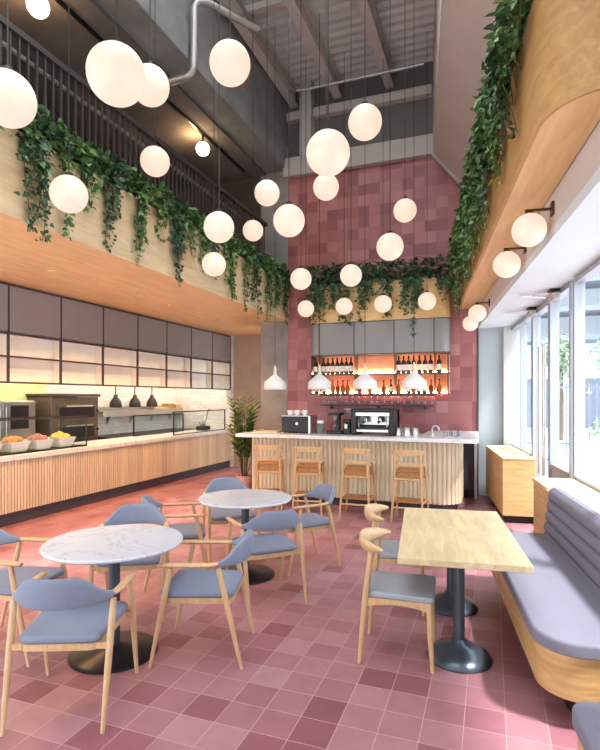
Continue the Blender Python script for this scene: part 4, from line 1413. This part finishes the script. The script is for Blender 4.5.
# ------------------------------------------------------------------ oak table and its chairs
wtb = thing('oak_table', 'rectangular pale oak table on two slate pedestals beside the booth', 'table', (-0.2345, 3.904, 0), WR)
MB().box(-0.38, 0.38, -0.735, 0.735, 0.704, 0.745).build('tabletop', M['oak_table'], wtb, bevel=0.004)
for yy in (-0.35, 0.50):
    b_ = MB().lathe([(0, 0), (0.205, 0), (0.209, 0.012), (0.195, 0.035), (0.155, 0.062), (0.10, 0.085), (0.06, 0.105), (0.042, 0.135), (0, 0.135)], (0.0, yy, 0), 48).build('pedestal_base', M['base_slate'], wtb)
    MB().tube([(0.0, yy, 0.136), (0.0, yy, 0.692)], 0.037, 28).build('column', M['base_slate'], b_)
    MB().box(-0.22, 0.22, yy - 0.05, yy + 0.05, 0.693, 0.7035).build('mounting_plate', M['base_black'], b_, smooth=False)

wc = thing('oak_chair', 'x', 'chair', (0, 0, 0), 0, 'oak side chairs with horn backs')
cushion(0.205, 0.222, -0.205, 0.232, 0.4245, 0.462, 0.03, edge=0.010, dome=0.006).build('seat', M['fabric_grey'], wc)
for s in (-1, 1):
    MB().tube([(0.212 * s, 0.222, 0), (0.203 * s, 0.208, 0.2), (0.196 * s, 0.20, 0.424)], [0.0125, 0.017, 0.020], 12).build('leg', M['oak_chair'], wc)
    MB().tube([(0.218 * s, -0.235, 0), (0.212 * s, -0.215, 0.22), (0.212 * s, -0.195, 0.44), (0.208 * s, -0.175, 0.60), (0.206 * s, -0.16, 0.715)], [0.0125, 0.018, 0.021, 0.019, 0.016], 12).build('leg', M['oak_chair'], wc)
# curved seat rails
for s in (-1, 1):
    mb = MB()
    n = 9
    rg = []
    for i in range(n):
        f_ = -1 + 2 * i / (n - 1)
        y_ = 0.195 * f_
        zb = 0.392 - 0.026 * f_ * f_
        x_ = (0.203 - 0.003 * f_) * s
        rg.append([(x_ - 0.010, y_, zb), (x_ + 0.010, y_, zb), (x_ + 0.010, y_, 0.424), (x_ - 0.010, y_, 0.424)])
    mb.loops(rg).build('side_rail', M['oak_chair'], wc)
for yy in (-0.20, 0.20):
    MB().box(-0.19, 0.19, yy - 0.010, yy + 0.010, 0.375, 0.424).build('seat_rail', M['oak_chair'], wc, smooth=False)
rings = []
NS = 27
for i in range(NS):
    s_ = -1 + 2 * i / (NS - 1)
    a = s_ * R(74)
    cx, cy = 0.248 * sin(a), -0.02 - 0.225 * cos(a)
    e = abs(s_)
    hh = 0.040 * (1 - e ** 2.2) + 0.012
    th = 0.013 + 0.012 * e * (1 - e) * 2 + (0.008 if 0.3 < e < 0.8 else 0)
    nx, ny = sin(a), -cos(a)
    zc = 0.742 - 0.004 * e
    if e > 0.97:
        hh *= 0.7
        th *= 0.75
    rg = []
    for k in range(14):
        t = 2 * pi * k / 14
        q, z = th * cos(t), hh * sin(t)
        rg.append((cx + nx * (q + 0.25 * z), cy + ny * (q + 0.25 * z), zc + z))
    rings.append(rg)
MB().loops(rings).build('backrest', M['oak_chair'], wc)
for i, (x, y, h, lab) in enumerate(((-0.57, 3.50, R(4), 'oak chair with grey seat at the rectangular table, nearer the camera'),
                                    (-0.73, 4.33, R(6), 'oak chair with grey seat at the rectangular table, nearer the bar'))):
    if i == 0:
        wc.location, wc.rotation_euler = (x, y, 0), (0, 0, h - pi / 2)
        wc['label'] = lab
    else:
        dup(wc, (x, y, 0), h - pi / 2, lab)

# ------------------------------------------------------------------ bar stools
bs = thing('bar_stool', 'x', 'bar stool', (0, 0, 0), 0, 'oak bar stools along the fluted bar')
for s in (-1, 1):
    MB().tube([(0.215 * s, -0.235, 0), (0.19 * s, -0.20, 0.40), (0.178 * s, -0.185, 0.72), (0.172 * s, -0.205, 0.98)], [0.013, 0.017, 0.019, 0.015], 10).build('leg', M['oak_stool'], bs)
    MB().tube([(0.225 * s, 0.22, 0), (0.205 * s, 0.185, 0.40), (0.188 * s, 0.155, 0.74)], [0.013, 0.017, 0.019], 10).build('leg', M['oak_stool'], bs)
    MB().tube([(0.205 * s, -0.20, 0.27), (0.215 * s, 0.19, 0.27)], 0.013, 8, 0.8).build('side_rung', M['oak_stool'], bs)
    MB().tube([(0.178 * s, -0.185, 0.785), (0.192 * s, -0.02, 0.80), (0.20 * s, 0.14, 0.795)], [0.014, 0.018, 0.020], 10, 0.7).build('armrest', M['oak_stool'], bs)
rings = []
for i in range(15):
    s_ = -1 + 2 * i / 14
    x_, y_ = 0.215 * s_, -0.235 + 0.075 * s_ * s_
    hh = 0.042 - 0.012 * abs(s_) ** 3
    rings.append([(x_, y_ - 0.011, 0.955 - hh), (x_, y_ + 0.011, 0.955 - hh), (x_, y_ + 0.007, 0.955 + hh), (x_, y_ - 0.015, 0.955 + hh)])
MB().loops(rings).build('backrest', M['oak_stool'], bs, bevel=0.004)
rings = []
for i in range(11):
    s_ = -1 + 2 * i / 10
    x_, y_ = 0.172 * s_, -0.197 + 0.012 * s_ * s_
    rings.append([(x_, y_ - 0.010, 0.775), (x_, y_ + 0.010, 0.775), (x_, y_ + 0.010, 0.815), (x_, y_ - 0.010, 0.815)])
MB().loops(rings).build('lower_back_rail', M['oak_stool'], bs)
cushion(0.165, 0.175, -0.165, 0.165, 0.675, 0.715, 0.03, edge=0.012, dome=-0.012).build('seat', M['woven'], bs)
for yy, z in ((-0.193, 0.585), (0.172, 0.585)):
    MB().tube([(-0.182, yy, z), (0.182, yy, z)], 0.014, 8).build('apron_rail', M['oak_stool'], bs)
MB().box(-0.165, 0.165, -0.175, -0.168, 0.60, 0.674).box(-0.168, -0.161, -0.16, 0.15, 0.60, 0.674).box(0.161, 0.168, -0.16, 0.15, 0.60, 0.674).build('woven_side', M['woven'], bs, smooth=False)
MB().tube([(-0.20, -0.21, 0.20), (0.20, -0.21, 0.20)], 0.014, 8).build('rung', M['oak_stool'], bs)
MB().tube([(-0.212, 0.20, 0.22), (0.212, 0.20, 0.22)], 0.016, 8).build('foot_rung', M['oak_stool'], bs)
mb = MB()
for k in range(6):
    mb.box(-0.20, 0.20, -0.16 + 0.06 * k, -0.13 + 0.06 * k, 0.262, 0.278)
mb.build('footrest', M['woven'], bs, smooth=False)
for i, (x, y, rz, lab) in enumerate(((-3.19, 7.36, 0.30, 'oak bar stool at the left end of the bar, by the pink pot'), (-2.53, 7.34, 0.16, 'oak bar stool, second from the pink pot along the bar'),
                                     (-1.79, 7.34, 0.02, 'oak bar stool, third from the pink pot along the bar'), (-1.05, 7.34, -0.03, 'oak bar stool nearest the rounded right end of the bar'))):
    if i == 0:
        bs.location, bs.rotation_euler = (x, y, 0), (0, 0, rz)
        bs['label'] = lab
    else:
        dup(bs, (x, y, 0), rz, lab)

# ------------------------------------------------------------------ booths and boxes along the windows
def roundend(n0, n1, t0, t1, r, rfar=0.02, seg=10):
    """outline, n0 = room side; near end t0 rounded on the room side"""
    pts = [(n1, t1)]
    for i in range(seg + 1):
        a = pi / 2 + (pi / 2) * i / seg
        pts.append((n0 + rfar + rfar * cos(a), t1 - rfar + rfar * sin(a)))
    for i in range(seg + 1):
        a = pi + (pi / 2) * i / seg
        pts.append((n0 + r + r * cos(a), t0 + r + r * sin(a)))
    pts.append((n1, t0))
    return pts


def booth(lab, t0, t1, rf=0.02):
    b = thing('booth_bench', lab, 'bench', WO, WR)
    MB().prism(roundend(-0.93, -0.03, t0 + 0.02, t1, 0.20, rf), 0.165, 0.395).build('base', M['oak_box'], b, bevel=0.003)
    MB().prism(roundend(-0.76, -0.06, t0 + 0.14, t1 - 0.02, 0.16), 0.0, 0.164).build('plinth', M['black'], b, smooth=False)
    # cushion with soft top edge
    rg = []
    e_ = 0.02
    for k in range(5):
        a = pi / 2 * k / 4
        e = e_ * (1 - cos(a))
        rg.append([(x, y, 0.472 - e_ + e_ * sin(a)) for x, y in roundend(-0.955 + e, -0.44, t0 + e, t1 - e, 0.21 - e, rf + 0.02 - e)])
    rg = [[(x, y, 0.396) for x, y in roundend(-0.945, -0.44, t0 + 0.01, t1, 0.20, rf)], [(x, y, 0.404) for x, y in roundend(-0.955, -0.44, t0, t1, 0.21, rf + 0.02)]] + rg
    MB().loops(rg).build('seat_cushion', M['fabric_booth'], b)
    # channelled back: horizontal rolls
    prof = []
    n_ch = 5
    z0, z1 = 0.396, 0.872
    for c_ in range(n_ch):
        for k in range(7):
            f_ = k / 7
            z = z0 + (z1 - z0) * (c_ + f_) / n_ch
            bulge = 0.026 * math.sqrt(max(0, 1 - (2 * f_ - 1) ** 2))
            nn_ = -0.440 + 0.062 * (z - z0) / (z1 - z0)
            prof.append((nn_ - bulge, z))
    prof += [(-0.385, 0.875), (-0.365, 0.893), (-0.335, 0.895), (-0.318, 0.880), (-0.315, 0.396)]
    rg = [[(n_, t, z) for n_, z in prof] for t in (t0 + 0.0, t1)]
    MB().loops(rg).build('back_cushion', M['fabric_booth'], b)
    MB().box(-0.314, -0.032, t0, t1, 0.396, 0.845).build('back_support', M['oak_box'], b, smooth=False)
    return b


booth('long blue grey channel back booth bench on a curved oak base', 3.03, 5.30)
booth('near blue grey booth bench cut by the lower right photo corner', 1.30, 2.52, 0.06)
eb = thing('booth_end_block', 'oak end block standing at the far end of the long booth', 'end block', WO, WR)
MB().box(-0.41, -0.035, 5.32, 5.93, 0.0, 0.845).build('body', M['oak_box'], eb, bevel=0.004)
lg = MB().box(-0.313, -0.03, 1.30, 5.31, 0.846, 0.885).box(-0.42, -0.03, 5.315, 5.94, 0.846, 0.885).build('window_ledge', M['oak_fascia'], None, WO, WR, bevel=0.004)
tag(lg, 'pale oak ledge lying behind the booth backs under the window', 'ledge')
ob = thing('oak_window_cabinet', 'low oak cabinet with dark kick plate beneath the far windows', 'cabinet', WO, WR)
MB().box(-0.45, -0.03, 7.70, 9.55, 0.10, 0.868).build('body', M['oak_box'], ob, bevel=0.004)
MB().box(-0.46, -0.03, 7.69, 9.56, 0.869, 0.895).build('top', M['oak_fascia'], ob, bevel=0.003)
MB().box(-0.39, -0.05, 7.75, 9.5, 0.0, 0.099).build('kick_plate', M['black'], ob, smooth=False)
MB().box(-0.28, -0.12, 8.2, 9.3, 0.896, 0.902).build('vent_grille', M['oak_bar'], ob, smooth=False)
gv = MB().box(-0.22, -0.14, 3.9, 4.4, 0.886, 0.890)
for k in range(12):
    gv.box(-0.225, -0.135, 3.92 + 0.04 * k, 3.935 + 0.04 * k, 0.890, 0.894)
tag(gv.build('ledge_vent_grille', M['oak_dark'], None, WO, WR, smooth=False), 'small brown slatted vent grille on the window ledge', 'vent grille')

# ------------------------------------------------------------------ outside the windows
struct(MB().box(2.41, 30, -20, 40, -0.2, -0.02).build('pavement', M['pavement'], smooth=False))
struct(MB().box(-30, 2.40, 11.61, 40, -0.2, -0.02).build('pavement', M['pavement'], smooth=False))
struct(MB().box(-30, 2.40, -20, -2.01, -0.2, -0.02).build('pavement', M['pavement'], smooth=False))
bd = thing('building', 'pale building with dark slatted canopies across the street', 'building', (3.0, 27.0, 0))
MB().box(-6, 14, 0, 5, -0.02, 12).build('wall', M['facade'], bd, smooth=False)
for i in range(4):
    c_ = MB()
    for k in range(5):
        c_.box(-5.5, 13.5, -1.9 + 0.38 * k, -1.65 + 0.38 * k, 4.2 + 1.25 * i, 4.42 + 1.25 * i)
    c_.build('canopy', M['slat_dark'], bd, smooth=False)
for k in range(6):
    MB().box(-5 + 3 * k, -3.2 + 3 * k, -0.05, -0.001, 0.3, 2.6).build('window', M['slat_dark'], bd, smooth=False)
fn = thing('fence', 'dark upright bar fence outside beyond the window', 'fence', (4.0, 17.0, -0.02))
MB().box(-4, 4, -0.02, 0.02, 2.0, 2.06).box(-4, 4, -0.02, 0.02, 0.35, 0.41).build('rail', M['slat_dark'], fn, smooth=False)
br = MB().box(-0.02, 0.02, -0.015, 0.015, 0.0, 2.15).build('bar', M['slat_dark'], fn, (-3.9, 0, 0), smooth=False)
for k in range(1, 40):
    c_ = br.copy()
    COL.objects.link(c_)
    c_.location = (-3.9 + 0.2 * k, 0, 0)


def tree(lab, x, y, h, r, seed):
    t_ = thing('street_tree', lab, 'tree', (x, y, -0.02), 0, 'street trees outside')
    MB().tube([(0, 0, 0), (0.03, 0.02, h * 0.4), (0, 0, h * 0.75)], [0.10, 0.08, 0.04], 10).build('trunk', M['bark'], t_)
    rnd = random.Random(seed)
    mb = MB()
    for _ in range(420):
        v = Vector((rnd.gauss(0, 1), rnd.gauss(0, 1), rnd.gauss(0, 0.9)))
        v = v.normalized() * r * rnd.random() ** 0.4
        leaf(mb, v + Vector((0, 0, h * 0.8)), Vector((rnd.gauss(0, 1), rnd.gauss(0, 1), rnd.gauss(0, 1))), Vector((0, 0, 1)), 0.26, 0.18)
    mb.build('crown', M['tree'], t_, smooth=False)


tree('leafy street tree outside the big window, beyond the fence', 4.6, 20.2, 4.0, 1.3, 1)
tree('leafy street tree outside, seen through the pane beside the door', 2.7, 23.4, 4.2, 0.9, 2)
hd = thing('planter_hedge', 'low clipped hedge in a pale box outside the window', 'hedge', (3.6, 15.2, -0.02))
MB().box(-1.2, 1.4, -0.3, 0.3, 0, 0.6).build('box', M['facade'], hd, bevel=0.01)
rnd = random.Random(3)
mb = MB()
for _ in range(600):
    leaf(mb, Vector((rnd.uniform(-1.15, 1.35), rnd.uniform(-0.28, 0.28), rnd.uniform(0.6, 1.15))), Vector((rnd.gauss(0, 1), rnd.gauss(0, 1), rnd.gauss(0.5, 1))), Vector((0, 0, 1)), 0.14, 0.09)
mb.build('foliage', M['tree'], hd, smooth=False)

# ------------------------------------------------------------------ world, sun, camera
w = bpy.data.worlds.new('World')
scene.world = w
w.use_nodes = True
bg = w.node_tree.nodes['Background']
bg.inputs[0].default_value = (0.84, 0.94, 1.0, 1)
bg.inputs[1].default_value = 1.8

su = bpy.data.lights.new('sun', 'SUN')
su.energy = 3.6
su.angle = R(7)
su.color = (1.0, 0.97, 0.94)
so = bpy.data.objects.new('sun', su)
COL.objects.link(so)
dirv = Vector((-0.44, 0.20, -0.87))
so.rotation_euler = dirv.to_track_quat('-Z', 'Y').to_euler()
so.location = (12, -2, 14)

cam = bpy.data.cameras.new('camera')
co = bpy.data.objects.new('camera', cam)
COL.objects.link(co)
co.location = (0, 0, 1.7)
co.rotation_euler = (pi / 2, 0, math.atan2(190, 520))
cam.sensor_width = 36
cam.lens = 520 / 750 * 36
cam.shift_y = 23 / 750
cam.clip_start = 0.05
scene.camera = co

vs_ = scene.view_settings
vs_.view_transform = 'Standard'
vs_.look = 'None'
vs_.gamma = 1
vs_.use_curve_mapping = False
vs_.exposure = EXPO
